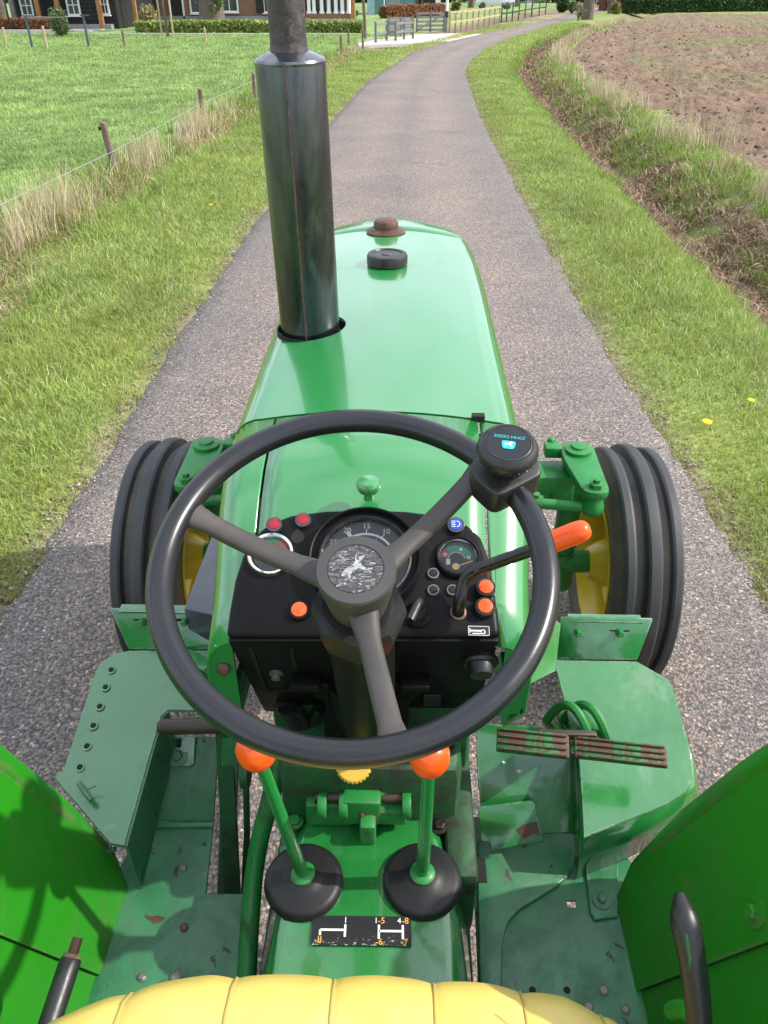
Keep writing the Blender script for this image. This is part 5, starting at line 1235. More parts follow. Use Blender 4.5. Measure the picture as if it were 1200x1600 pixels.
# ---- fenders -------------------------------------------------------
FXI = .43
def fx_(z): return FXI + .25 * (z - .63)            # the inner panel leans outwards
prof = [(.59, .632), (.738, .632), (.752, .70), (.722, .855), (.690, 1.02), (.655, 1.15), (.625, 1.235), (.57, 1.27), (.45, 1.28), (.2, 1.28), (-.5, 1.28), (-.85, 1.14), (-1.0, .98), (.50, .98)]
def offs(pr, d):
    out = []
    for i, (y, z) in enumerate(pr):
        a, b = V(pr[max(i - 1, 0)]), V(pr[min(i + 1, len(pr) - 1)]); t = (b - a).normalized(); dd = d * (.2 if i == 0 else .6 if i == 1 else 1)
        out.append((y + t.y * dd, z - t.x * dd))
    return out
for s in (-1, 1):
    m_ = MB(); m_.prism([V((s * fx_(z), y, z)) for y, z in prof], (s * .004, 0, 0)); fd = m_.build('fender', G_FEND, TR, smooth=30)
    up = prof[1:12]; row = lambda d, dx: [V((s * (fx_(z0) + dx), y, z)) for (y0, z0), (y, z) in zip(up, offs(up, d))]
    m_ = MB(); m_.loft([row(0, -.0005), row(.020, .003), row(.036, .012), row(.042, .03), row(.044, .34), row(.02, .36)], closed=False); o = m_.build('fender_skin', G_FEND, fd, smooth=38, fixn=False); solid_mod(o, .003, 1 if s < 0 else -1)
    Lw = [(.602, .56), (.602, .64), (.52, .97), (.50, .995), (-.95, .995), (-.95, .56)]
    m_ = MB(); m_.prism([V((s * (fx_(z) + .008), y, z)) for y, z in Lw], (s * .004, 0, 0)); m_.build('fender_lower_panel', G_FEND, fd)
    m_ = MB(); m_.bar(V((s * (fx_(.65) + .004), .5865, .65)), V((s * (fx_(.98) + .004), .502, .98)), .0035, .0035); m_.build('fender_seam', GAP, fd)
bolt(PPl(1180, 1425, V((FXI - .001, 0, .63)), V((-1, 0, .25))), (-1, 0, .25), .010, 'fender_bolt', G_FEND, TR, 2.0)
bolt(PPl(172, 1328, V((-FXI + .001, 0, .63)), V((1, 0, .25))), (1, 0, .25), .005, 'fender_bolt', STEEL, TR, 1.3)

# ---- hand levers by the seat ---------------------------------------
a_, b_ = P(122, 1465, x=-.36), P(84, 1580, x=-.37)
d_ = (b_ - a_); m_ = MB(); m_.cyl(a_, a_ + d_ * 3.2, .0065, n=14); ll = m_.build('left_hand_lever', RUSTY, TR)
m_ = MB(); m_.lathe(a_ + d_ * .25, d_, [(.0095, 0), (.0135, .006), (.0135, d_.length * 2.4)], 20); m_.build('lever_sleeve', BLKCAP, ll, smooth=40)
m_ = MB(); m_.lathe(a_ + d_ * .23, d_, [(.010, 0), (.0115, .003), (.0115, .012)], 16); m_.build('sleeve_end', surf('raw_brown_cut', (.20, .11, .06), .7, bump=.2), ll)
pts = [P(1062, 1396, x=.36), P(1070, 1440, x=.36), P(1083, 1505, x=.365), P(1092, 1580, x=.37), P(1098, 1680, x=.375)]
m_ = MB(); rows = []
N = 15; fp = fillet(pts, .06, 5)
rad = np.interp(np.linspace(0, 1, len(fp)), [0, .06, .2, .5, 1], [.006, .0135, .0165, .0145, .013])
m_.tube(fp, list(rad), 16); rl = m_.build('hydraulic_lever_grip', BLKCAP, TR, smooth=60)
m_ = MB(); m_.tube([P(1072, 1460, x=.345), P(1078, 1500, x=.347), P(1076, 1515, x=.348)], .0016, 6); m_.build('grip_moulding_line', G_DARK, rl)
m_ = MB(); m_.tube([P(1050, 1580, x=.37), P(1062, 1576, x=.37), P(1085, 1585, x=.375), P(1100, 1610, x=.38)], .010, 10); m_.build('lever_bracket', G_FEND, TR)

# ---- seat ----------------------------------------------------------
ST = bpy.data.objects.new('seat', None); COL.objects.link(ST); ST.parent = TR; so = V((-.01, .15, .9)); ST.location = so - ORIG[TR.name]; ORIG[ST.name] = so
chan = [-.415, -.275, -.150, -.028, .092, .200, .290, .365]
xs = np.linspace(-.415, .365, 150)
def pad(x):
    k = max(i for i in range(len(chan) - 1) if x >= chan[i] - 1e-9); a, b = chan[k], chan[k + 1]; t = (x - a) / (b - a)
    return .007 * (max(0, 4 * t * (1 - t)) ** .5)
rows = []
for x in xs:
    e_ = abs(x + .025) / .39; sh = max(0, 1 - e_ ** 3.2) ** .5
    fr_ = float(np.interp(x, [-.415, -.40, -.365, -.30, -.25, -.18, .02, .16, .25, .305, .345, .365], [.25, .375, .405, .432, .446, .458, .462, .457, .447, .428, .395, .25])); p_ = pad(float(x)) * (.3 + .7 * sh); rw = []
    for yy, zz, nx_, nz_ in ((-.12, .955, 0, 1), (0, .952, 0, 1), (.12, .955, 0, 1), (.24, .965, 0, 1), (.32, .974, 0, 1), (.37, .975, .2, .98), (.40, .966, .5, .86), (.42, .945, .85, .5), (.43, .915, 1, 0), (.425, .885, .9, -.4), (.40, .87, .4, -.9)):
        sc_ = (fr_ - (-.12)) / .55
        y_ = -.12 + (yy + .12) * sc_; z_ = zz - .022 * e_ ** 4
        rw.append(V((x, y_ + nx_ * p_, z_ + nz_ * p_)))
    rows.append(rw)
m_ = MB(); m_.loft(rows, closed=False); cu_o = m_.build('cushion', VINYL, ST, smooth=60, fixn=True)
for xc in chan[1:-1]:
    i_ = int(np.argmin(np.abs(xs - xc))); m_ = MB(); m_.tube([p + V((0, .0006, .0010)) for p in rows[i_][3:9]], .0016, 6); m_.build('seam', surf('seat_seam_' + str(i_), (.42, .32, .10), .6, bump=0), ST)
m_ = MB(); m_.prism(fill_poly([V((-.31, -.14, .86)), V((.30, -.14, .86)), V((.27, .36, .86)), V((-.28, .36, .86))], .08), (0, 0, .07)); m_.build('seat_pan', BLKCAP, ST)
m_ = MB(); m_.prism(fill_poly([V((-.30, -.22, .95)), V((.29, -.22, .95)), V((.26, -.30, 1.32)), V((-.27, -.30, 1.32))], .07), (0, -.07, 0)); m_.build('backrest', VINYL, ST, bev=.02, seg=3)
m_ = MB(); m_.cyl((0, .05, .70), (0, .05, .87), .06, .09); m_.build('seat_pedestal', G_CAST, ST)

# ================================================================== FENCES, HOUSES, TREES
def gz(x, y): return float(ground_z(x, y))
def post(name, base, topz, r, mat, label, cat, group, lean=(0, 0), n=9, flat=True):
    b = V(base); z0 = gz(b.x, b.y) - .05; t_ = V((b.x + lean[0], b.y + lean[1], topz))
    m_ = MB(); rows = []
    for k in range(5):
        f = k / 4; c = V((b.x, b.y, z0)) * (1 - f) + t_ * f
        rows.append([c + V((math.cos(a), math.sin(a), 0)) * r * (1 - .12 * f) * (1 + .10 * math.sin(3 * a + k * 1.3)) + V((0, 0, .012 * math.sin(2 * a) * (k == 4))) for a in np.linspace(0, 2 * math.pi, n, endpoint=False)])
    m_.loft(rows); return tag(m_.build(name, mat, None, smooth=50), label, cat, group)
gp = 'weathered posts of the wire fence'
fp_ = [(P(183, 280, z=-.03), P(168, 195, y=10.0).z, 'grey cracked wooden fence post leaning in the tall dry grass'),
       (P(319, 196, z=-.02), P(315, 140, y=14.5).z, 'dark upright wooden fence post between the leaning post and the exhaust'),
       (P(399, 157, z=-.02), P(396, 116, y=18.1).z, 'weathered fence post half hidden behind the tall black exhaust')]
tops = []
for b, tz, lab in fp_:
    post('fence_post', b, tz, .042, WOOD, lab, 'post', gp, (-.05 if b.y < 11 else .0, 0)); tops.append(V((b.x, b.y, tz)))
ins = MB(); ins.lathe(tops[0] + V((-.08, -.01, -.06)), (-1, -.3, 0), [(.012, 0), (.02, .006), (.02, .03), (0, .035)], 10)
tag(ins.build('fence_insulator', BLKCAP, None), 'black insulator on the leaning grey fence post', 'insulator')
more_posts = [(458, 92, .55), (533, 82, .52), (545, 70, .55), (567, 74, .6)]
plabs = ['thin grey fence post in pale grass past the black exhaust', 'grey fence post standing before the slim bare roadside tree', 'slim grey fence post nearest the short rail fence corner', 'low grey fence post at the foot of the bare roadside tree']
for i, (px, py, h) in enumerate(more_posts):
    b = P(px, py, z=0); post('fence_post', b, h, .045, WOOD, plabs[i], 'post', 'distant wire fence posts'); tops.append(V((b.x, b.y, h)))
m_ = MB(); wp = [V((-3.75, 3.5, .40)), V((-3.62, 7, .33)), V((tops[0].x + .05, tops[0].y, tops[0].z - .30)), V((tops[1].x, tops[1].y, tops[1].z - .22)), V((tops[2].x, tops[2].y, tops[2].z - .12)), V((-3.1, 24, .35)), V((-2.6, 33, .4))]
m_.tube(wp, .003, 6); tag(m_.build('fence_wire', WIRE, None), 'thin pale wire strung along the leaning roadside fence posts', 'wire')
q = P(945, 63, z=0); post('marker_stake', q, .35, .03, WOOD, 'short dark stake standing in the ditch by the field', 'stake', None)

# stakes at the far side of the meadow
for px, py, pt, lab in ((10, 69, 43, 'short pale stake by the rust-coloured hedge at the meadow edge'), (74, 77, 41, 'leaning wooden stake beside the left blue clothes pole'), (195, 73, 47, 'thin stake in the lawn in front of the timber porch'), (322, 68, 44, 'thin stake in the lawn before the big tree trunk')):
    b = P(px, py, z=0); tz = P(px, pt, y=b.y).z; post('meadow_stake', b, tz, .05, WOODP if px != 195 else WOOD, lab, 'stake', 'stakes along the meadow edge')
for i, (px, py, pt, x0, x1) in enumerate(((51, 76, 25, 34, 54), (139, 74, 24, 125, 138))):
    b = P(px, py, z=0); t_ = P(px - 8, pt, y=b.y); T = thing('clothes_pole', (b.x, b.y, 0), 'blue steel T-shaped clothes pole ' + ('in front of the rust-coloured hedge', 'between the round bush and the concrete step')[i], 'pole', 'blue clothes poles on the lawn')
    m_ = MB(); m_.cyl((b.x, b.y, -.05), (b.x, b.y, t_.z), .045, n=12); m_.build('pole', BLUEP, T)
    m_ = MB(); m_.bar(P(x0, pt, y=b.y), P(x1, pt, y=b.y), .06, .05); m_.build('cross_arm', BLUEP, T)
m_ = MB(); m_.tube([P(51 - 8, 26, y=34.3), P(90, 27, y=34.6), P(130, 25, y=34.9)], .008, 5); tag(m_.build('clothes_line', WIRE, None), 'thin line strung between the two blue clothes poles', 'line')

# leaf clouds
def leaf_mesh(name, centres, radii, n, size, cols, w, squash=1.0, fill=.5):
    """many small leaf quads in a union of uneven lobes"""
    k = rng.choice(len(centres), n, p=np.array(radii) ** 2 / np.sum(np.array(radii) ** 2))
    d = rng.normal(size=(n, 3)); d /= np.linalg.norm(d, axis=1)[:, None]
    rr_ = (fill + (1 - fill) * rng.random(n)) * np.array(radii)[k] * (1 + .35 * rng.normal(size=n) * .5)
    p = np.array(centres)[k] + d * rr_[:, None] * np.array([1, 1, squash])
    a = rng.normal(size=(n, 3)); a /= np.linalg.norm(a, axis=1)[:, None]; b = np.cross(a, rng.normal(size=(n, 3))); b /= np.linalg.norm(b, axis=1)[:, None]
    s = size * (.6 + .8 * rng.random(n))[:, None]
    v = np.stack([p - a * s, p + b * s * .5, p + a * s, p - b * s * .5], 1).reshape(-1, 3)
    f = np.arange(n * 4).reshape(-1, 4)
    c = np.repeat(palette(n, cols, w, .3), 4, 0)
    return v, f, c
def crown(name, parent, centres, radii, n, size, cols, w, squash=1, fill=.5, mat=None):
    v, f, c = leaf_mesh(name, centres, radii, n, size, cols, w, squash, fill)
    org = V(v.mean(0)); 
    return link(name, np_mesh(name, v - np.array(org), f, mat or LEAFM, c), parent, org)
FOL = [(.05, .10, .02), (.08, .15, .03), (.12, .19, .045)]
SPRING = [(.15, .20, .045), (.20, .23, .06), (.10, .15, .04)]
RUSTL = [(.30, .13, .07), (.24, .10, .05), (.36, .19, .11)]
EVER = [(.025, .06, .018), (.04, .085, .022), (.06, .11, .03)]
def limbs(mb, b, h, r, k=6, seed=1):
    rd = random.Random(seed); b = V(b)
    tr = [b + V((0, 0, h * f)) + V((rd.uniform(-.04, .04), rd.uniform(-.04, .04), 0)) * h * f for f in (0, .15, .4, .7, 1)]
    mb.tube(tr, [r * 1.25, r, r * .85, r * .6, r * .25], 10)
    ends = []
    for i in range(k):
        f = .35 + .5 * i / k; a = i * 2.4 + rd.random(); L_ = h * rd.uniform(.25, .42)
        s = b + V((0, 0, h * f)); e_ = s + V((math.cos(a) * L_, math.sin(a) * L_, L_ * rd.uniform(.3, .9)))
        mb.tube([s, (s + e_) / 2 + V((0, 0, .05 * h)), e_], [r * .4, r * .26, r * .1], 6); ends.append(e_)
    return ends, tr[-1]
def tree(name, px, py, h, r, label, cols, n=2500, size=.09, cat='tree', group=None, crad=.24, fill=.2, seed=1, base=None, w=None):
    b = base or P(px, py, z=0); b = V((b.x, b.y, gz(b.x, b.y) - .05))
    T = thing(name, b, label, cat, group)
    m_ = MB(); ends, tp_ = limbs(m_, b, h, r, 7, seed); m_.build('trunk', BARK, T, smooth=60)
    crown('crown', T, [list(e_) for e_ in ends] + [list(tp_)], [h * crad * random.uniform(.8, 1.2) for _ in ends] + [h * crad], n, size, cols, w or [1] * len(cols), fill=fill)
    return T
def bush(name, px, py, wpx, hpx, label, cols, n=900, size=.09, cat='bush', w=None, depth=None, group=None):
    b = P(px, py, z=0); h = P(px, py - hpx, y=b.y).z; wd = (P(px + wpx / 2, py, z=0) - P(px - wpx / 2, py, z=0)).length
    b.z = gz(b.x, b.y); T = thing(name, b, label, cat, group)
    m_ = MB(); rd = random.Random(int(px))
    for k in range(5):
        a = k * 1.3; m_.tube([b, b + V((math.cos(a) * wd * .15, math.sin(a) * wd * .12, h * .45)), b + V((math.cos(a) * wd * .3, math.sin(a) * wd * .25, h * .8))], [.03, .02, .01], 5)
    m_.build('stems', BARK, T)
    cs, rs = [], []
    for k in range(9):
        a = rd.uniform(0, 6.28); q = rd.uniform(0, .30) * wd; cs.append([b.x + math.cos(a) * q, b.y + math.sin(a) * q, h * rd.uniform(.22, .72)]); rs.append(min(wd, h) * rd.uniform(.2, .32))
    crown('foliage', T, cs, rs, n, size, cols, w or [1] * len(cols), fill=.3); return T
def hedge(name, a, b, h, th, label, cols, n, size, cat='hedge', w=None, kind=None, flat=True):
    a, b = V(a), V(b); d = b - a; Ln = d.length; d = d / Ln; s_ = V((-d.y, d.x, 0))
    mid = (a + b) / 2; T = thing(name, (mid.x, mid.y, 0), label, cat)
    m_ = MB(); m_.bar(a + V((0, 0, h * .45)), b + V((0, 0, h * .45)), th * .7, h * .82); m_.build('twig_core', surf('hedge_core_' + name + str(len(MATS)), [q * .35 for q in cols[0]], .9, var=.4, vs=3, bump=.6, bs=6, bd=.05), T)
    t = rng.random(n) * Ln; u = rng.random(n); face = rng.random(n)
    off = np.where(face < .45, -.5, np.where(face < .7, .5, rng.random(n) - .5)) * th + rng.normal(size=n) * .05 * th
    zz = np.where(face < .7, u, 1.0) * h * (.9 + .28 * vnoise(t, t * 0, .9, 301)) + rng.normal(size=n) * .05 * h
    p = np.array(a)[None] + np.array(d)[None] * t[:, None] + np.array(s_)[None] * off[:, None]; p[:, 2] = np.maximum(zz, .02)
    e1 = rng.normal(size=(n, 3)); e1 /= np.linalg.norm(e1, axis=1)[:, None]; e2 = np.cross(e1, rng.normal(size=(n, 3))); e2 /= np.linalg.norm(e2, axis=1)[:, None]
    s = size * (.6 + .8 * rng.random(n))[:, None]
    v = np.stack([p - e1 * s, p + e2 * s * .55, p + e1 * s, p - e2 * s * .55], 1).reshape(-1, 3)
    o_ = np.array([mid.x, mid.y, 0]); link('foliage', np_mesh('foliage', v - o_, np.arange(n * 4).reshape(-1, 4), LEAFM, np.repeat(palette(n, cols, w or [1] * len(cols), .3), 4, 0)), T, o_)
    return T

# ---- black timber barn ---------------------------------------------
BY = 50.0
def BP(px, py, y=BY): return P(px, py, y=y)
xl, xr = BP(26, 45).x, BP(186, 45).x
zb = 0.0
barn = thing('barn', ((xl + xr) / 2, BY, 0), 'black timber barn with orange porch posts and white windows', 'building')
m_ = MB(); m_.box(((xl + xr) / 2, BY + 4.1, 1.5), (xr - xl, 8, 3.0)); m_.build('wall', PLANK, barn)
nb = 14
for k in range(nb):   # horizontal boards
    m_ = MB(); m_.box(((xl + xr) / 2, BY + .085, .32 + k * .19), (xr - xl, .03, .175)); m_.build('board', PLANK, barn, bev=.006, seg=1)
m_ = MB(); m_.prism([V((xl - .4, BY - 1.4, 2.5)), V((xl - .4, BY + 4, 5.6)), V((xl - .4, BY + 9.2, 2.6))], (xr - xl + .8, 0, 0)); m_.build('roof', ROOFM, barn)
m_ = MB(); m_.box((BP(146, 47).x, BY - .15, .13), (BP(178, 47).x - BP(113, 47).x, .5, .26)); m_.build('plinth', PLINTH, barn)
m_ = MB(); m_.box((BP(146, 55).x, BY - 1.8, .02), (BP(172, 55).x - BP(121, 55).x, 2.4, .08)); tag(m_.build('concrete_step', CONC, None), 'pale concrete slab in front of the barn plinth', 'step')
def window(px0, px1, py1, parent, y=BY, rows=2, cols=2, h=1.35, frame_m=WHITE):
    a, b = BP(px0, py1, y), BP(px1, py1, y); z0 = a.z; w = b.x - a.x; cx_ = (a.x + b.x) / 2
    m_ = MB()
    for xx in (a.x, b.x): m_.box((xx, y, z0 + h / 2), (.09, .10, h + .09))
    for zz in (z0, z0 + h): m_.box((cx_, y, zz), (w - .09, .098, .09))
    f = m_.build('window', frame_m, parent)
    for i in range(cols):
        for j in range(rows):
            m_ = MB(); m_.box((a.x + w * (i + .5) / cols, y + .02, z0 + h * (j + .5) / rows), (w / cols - .05, .02, h / rows - .05)); m_.build('pane', PANE, f)
    m_ = MB()
    for i in range(1, cols): m_.box((a.x + w * i / cols, y, z0 + h / 2), (.045, .07, h - .09))
    for j in range(1, rows): m_.box((cx_, y - .002, z0 + h * j / rows), (w - .09, .068, .04))
    if m_.v: m_.build('glazing_bars', frame_m, f)
    m_ = MB(); m_.box((cx_, y - .06, z0 - .07), (w + .2, .16, .05)); m_.build('sill', frame_m, f)
for x0, x1, y1 in ((36, 53, 24), (108, 126, 23), (160, 171, 22)): window(x0, x1, y1, barn, BY, 3, 2)
for px, mt in ((27, WOODG), (66, TIMB), (97, TIMB), (161, TIMB)):
    q = BP(px, 46, BY - .35); m_ = MB(); m_.box((q.x, BY - .35, 1.35), (.24, .22, 2.75)); m_.build('porch_post', mt, barn, bev=.01)
pv_ = thing('open_porch', (BP(200, 42, 51).x, 51, 0), 'open timber lean-to porch at the end of the black barn', 'porch')
for px in (190, 215):
    q = BP(px, 44, 51); m_ = MB(); m_.box((q.x, 51, 1.3), (.2, .2, 2.6)); m_.build('post', TIMB, pv_, bev=.01)
m_ = MB(); m_.box((BP(203, 40, 52).x, 52, 2.68), (1.8, 2.4, .16)); m_.build('roof', ROOFM, pv_)
m_ = MB(); m_.box((BP(196, 40, 51.5).x, 51.5, 1.0), (.16, .16, 2.0)); m_.build('blue_prop', BLUEL2, pv_)

# ---- brick house ---------------------------------------------------
HYY = 58.0
def HP(px, py): return P(px, py, y=HYY)
xl, xr = HP(243, 36).x, HP(478, 36).x
house = thing('brick_house', ((xl + xr) / 2, HYY, 0), 'red brick farmhouse with white windows and dark doorway behind the low hedge', 'building')
m_ = MB(); m_.box(((xl + xr) / 2, HYY + 5, 1.6), (xr - xl, 9.8, 3.2)); m_.build('wall', BRICK, house)
m_ = MB(); m_.box(((xl + xr) / 2, HYY + .06, .22), (xr - xl + .06, .12, .42)); m_.build('base_course', PLINTH, house)
m_ = MB(); m_.prism([V((xl - .3, HYY - .5, 3.1)), V((xl - .3, HYY + 5, 7.5)), V((xl - .3, HYY + 10.5, 3.1))], (xr - xl + .6, 0, 0)); m_.build('roof', ROOFM, house)
for x0, x1, y1, c_n in ((299, 318, 20, 1), (346, 372, 18, 2), (413, 424, 19, 1)): window(x0, x1, y1, house, HYY + .06, 1, c_n, 1.5)
m_ = MB(); m_.box((HP(407, 20).x, HYY + .05, HP(407, 19).z + .7), (.5, .08, 1.5)); m_.build('shutter', PLANK, house)
m_ = MB(); m_.box((HP(279, 36).x, HYY + .06, 1.1), (.75, .06, 2.2)); dr_ = m_.build('door', PLANK, house)
for px in (269, 289):
    m_ = MB(); m_.box((HP(px, 36).x, HYY + .05, 1.1), (.10, .10, 2.2)); m_.build('door_jamb', WHITE, dr_)
# garden room with white columns
xa, xb = HP(477, 34).x, HP(548, 34).x
gr_ = thing('garden_room', ((xa + xb) / 2, HYY, 0), 'brick garden room with a row of white window columns', 'building')
m_ = MB(); m_.box(((xa + xb) / 2, HYY + 3, .28), (xb - xa, 6, .56)); m_.build('low_wall', BRICK, gr_)
m_ = MB(); m_.box(((xa + xb) / 2, HYY - .08, .14), (xb - xa + .1, .12, .28)); m_.build('sill_course', CONC, gr_)
m_ = MB(); m_.box(((xa + xb) / 2, HYY + 3.2, 1.5), (xb - xa - .4, 5, 2.0)); m_.build('glazing', PANE, gr_)
m_ = MB(); m_.box(((xa + xb) / 2, HYY + 3, 2.75), (xb - xa + .6, 6.6, .3)); m_.build('roof', WHITE, gr_)
for px in (483, 491, 503, 514, 525, 535, 545):
    m_ = MB(); m_.lathe((HP(px, 30).x, HYY + .14, .56), Z3, [(.17, 0), (.17, .1), (.12, .16), (.11, 1.8), (.16, 2.04)], 12); m_.build('column', WHITE, gr_)
m_ = MB(); m_.box((HP(552, 32).x, HYY - .3, 1.3), (.26, .26, 2.6)); m_.build('timber_post', TIMB, gr_)

# ---- garden in front of the houses ---------------------------------
hedge('low_hedge', P(215, 53, z=0), P(566, 52, z=0), .50, .8, 'long low light green hedge in front of the brick house', [(.26, .33, .09), (.32, .37, .12), (.20, .26, .07)], 11000, .08)
m_ = MB(); m_.box((P(420, 56, z=0).x - 2.5, P(420, 56, z=0).y, .05), (13, .35, .10)); tag(m_.build('kerb_edging', CONC, None), 'pale stone edging along the foot of the low hedge', 'kerb')
m_ = MB(); m_.box((P(50, 54, z=0).x - 1, P(50, 54, z=0).y, .10), (4.6, .35, .2)); tag(m_.build('garden_kerb', CONC, None), 'pale kerb under the rust-coloured beech hedge', 'kerb')
hedge('beech_hedge', P(-60, 51, z=0), P(82, 51, z=0), .55, .6, 'low rust-coloured beech hedge before the black barn', RUSTL, 4500, .07)
bush('round_bush', 96, 58, 40, 47, 'round grey-green bush in front of the black barn', [(.12, .17, .07), (.17, .22, .10), (.08, .12, .045)], 2600, .06)
bush('ornamental_grass_clump', 236, 52, 34, 56, 'tall straw-coloured ornamental grass clump by the timber porch', [(.42, .32, .15), (.34, .27, .13), (.25, .24, .09)], 2600, .08)
bush('clipped_bush', 512, 34, 26, 9, 'small dark green clipped bush under the white columns', FOL, 700, .06)
bush('yellow_green_bush', 553, 30, 26, 15, 'yellow-green bush at the corner of the garden room', SPRING, 900, .07)
t_ = tree('large_tree', 333, 49, 9, .62, 'thick old tree with ivy on its trunk in front of the brick house', SPRING, 2600, .10, seed=5, crad=.16, fill=.1)
b = P(333, 49, z=0); crown('ivy', t_, [[b.x + .25, b.y - .5, 1.0], [b.x + .45, b.y - .45, 1.6], [b.x + .35, b.y - .5, 2.2], [b.x + .6, b.y - .4, 1.3]], [.32, .35, .4, .25], 900, .06, SPRING, [1, 1, 1])
tree('young_tree', 263, 59, 4.2, .055, 'thin staked sapling beside the straw-coloured grass clump', SPRING, 500, .05, seed=8, crad=.14)
m_ = MB()
sb = P(263, 59, z=0); st_ = thing('tree_stakes', (sb.x, sb.y, 0), 'pair of pale stakes holding the thin sapling', 'stakes')
for dx in (-.28, .25):
    m_ = MB(); m_.cyl((sb.x + dx, sb.y, -.05), (sb.x + dx, sb.y, 1.5), .04, n=8); m_.build('stake', WOODP, st_)
tree('roadside_sapling', 570, 62, 5.0, .07, 'slim bare young tree beside the lane-side rail fence', SPRING, 450, .05, seed=12, crad=.14)
# swing frame left of the barn
sw = thing('swing_frame', (P(8, 42, y=46).x, 46, 0), 'red beam of a swing frame left of the barn', 'swing')
for px in (-6, 16):
    m_ = MB(); q = P(px, 40, y=46); m_.cyl((q.x, 46, 0), (q.x, 46, 1.75), .05, n=8); m_.build('leg', PLANK, sw)
m_ = MB(); m_.bar(V((P(-12, 12, y=46).x, 46, 1.78)), V((P(19, 12, y=46).x, 46, 1.78)), .1, .12); m_.build('beam', REDP, sw)

# ---- gates and rail fences -----------------------------------------
def rail_fence(name, pix, hgt, mat, label, rails=(.35, .72), pr=.06, rr_=.05, group=None):
    ps = [P(px, py, z=0) for px, py in pix]; T = thing(name, (ps[0].x, ps[0].y, 0), label, 'fence', group)
    for p in ps:
        m_ = MB(); m_.box((p.x, p.y, hgt / 2 - .03), (pr * 1.6, pr * 1.6, hgt + .06)); m_.build('post', mat, T, bev=.008, seg=1)
    for zz in rails:
        for a, b in zip(ps, ps[1:]):
            m_ = MB(); m_.bar(a + V((0, -pr, zz)), b + V((0, -pr, zz)), .035, rr_ * 1.9); m_.build('rail', mat, T)
    return T
rail_fence('rail_fence', [(587, 68), (604, 65), (618, 65), (631, 63), (645, 62)], .78, WOODG, 'short grey rail fence next to the concrete driveway', (.35, .66))
def field_gate(pix, hgt, label, bars=5):
    a, b = (P(px, py, z=0) for px, py in pix); T = thing('field_gate', ((a.x + b.x) / 2, (a.y + b.y) / 2, 0), label, 'gate')
    for k in range(bars):
        zz = .14 + (hgt - .2) * k / (bars - 1); m_ = MB(); m_.bar(a + V((0, 0, zz)), b + V((0, 0, zz)), .03, .10); m_.build('bar', WOODG, T)
    for f in (0.02, .5, .98):
        p = a * (1 - f) + b * f; m_ = MB(); m_.box((p.x, p.y - .03, hgt / 2 + .03), (.09, .03, hgt)); m_.build('upright', WOODG, T)
    m_ = MB(); m_.bar(a + V((0, -.02, .12)), b + V((0, -.02, hgt - .1)), .025, .08); m_.build('brace', WOODG, T)
field_gate(((650, 52), (694, 51)), .92, 'closed grey wooden bar gate across the driveway')
field_gate(((606, 58), (645, 57)), .80, 'grey board gate standing behind the short rail fence', 6)
m_ = MB()
b = P(697, 52, z=0); T = thing('signal_pole', (b.x, b.y, 0), 'white pole with black band beside the closed bar gate', 'pole')
m_ = MB(); m_.cyl((b.x, b.y, -.05), (b.x, b.y, .68), .07, n=12); m_.build('lower_post', WOODG, T)
m_ = MB(); m_.cyl((b.x, b.y, .68), (b.x, b.y, .95), .075, n=12); m_.build('black_band', BLKCAP, T)
m_ = MB(); m_.cyl((b.x, b.y, .95), (b.x, b.y, 3.2), .07, n=12); m_.build('white_top', WHITE, T)
rail_fence('paddock_fence', [(702, 51), (711, 50), (720, 48), (729, 46.5), (738, 45), (747, 43), (756, 41.5), (764, 39.5), (772, 37.5), (780, 35.5)], .95, WOODP, 'pale new wooden rail fence running along the bend of the lane', (.45, .88))
rail_fence('dark_fence', [(783, 35), (791, 34), (800, 32), (810, 30), (820, 27.5), (830, 25.5), (842, 23.5), (852, 22)], 1.1, G_DARK, 'dark green fence farther along the lane past the pale rails', (.5, 1.0), .05)
dv_ = [P(560, 71, z=.02), P(652, 68, z=.02), P(700, 64.5, z=.02), P(752, 53.5, z=.02), P(698, 52.5, z=.02), P(650, 54.5, z=.02), P(560, 60, z=.02)]
m_ = MB(); m_.prism([V((p.x, p.y, .035)) for p in dv_], (0, 0, -.12)); tag(m_.build('driveway', CONC, None, smooth=0), 'pale concrete driveway from the lane to the gates', 'driveway', kind='structure')
dv2 = [P(778, 37.5, z=.02), P(812, 38, z=.02), P(830, 36, z=.02), P(800, 35, z=.02)]
m_ = MB(); m_.prism([V((p.x, p.y, .035)) for p in dv2], (0, 0, -.12)); tag(m_.build('driveway', CONC, None, smooth=0), 'small far concrete apron past the pale rail fence', 'driveway', kind='structure')

# ---- far sheds and yard --------------------------------------------
def shed(name, x0, x1, py, y, h, mat, label, door=None, roof=ROOFM):
    a, b = P(x0, py, y=y), P(x1, py, y=y); T = thing(name, ((a.x + b.x) / 2, y, 0), label, 'shed'); w = b.x - a.x
    m_ = MB(); m_.box(((a.x + b.x) / 2, y + 1.5, h / 2), (w, 3, h)); m_.build('wall', mat, T)
    m_ = MB(); m_.prism([V((a.x - .2, y - .25, h)), V((a.x - .2, y + 1.5, h + .9)), V((a.x - .2, y + 3.25, h))], (w + .4, 0, 0)); m_.build('roof', roof, T)
    if door:
        c0, c1 = P(door[0], py, y=y), P(door[1], py, y=y); m_ = MB(); m_.box(((c0.x + c1.x) / 2, y - .02, h * .45), (c1.x - c0.x, .05, h * .9)); m_.build('door', door[2], T)
    return T
shed('garden_shed', 574, 600, 24, 77, 2.2, BLUEL2, 'small light blue shed with teal door behind the gates', (586, 599, TEALP))
shed('low_shed', 601, 648, 22, 80, 1.9, TEALP, 'low grey-green shed beside the light blue shed', (603, 625, PLINTH))
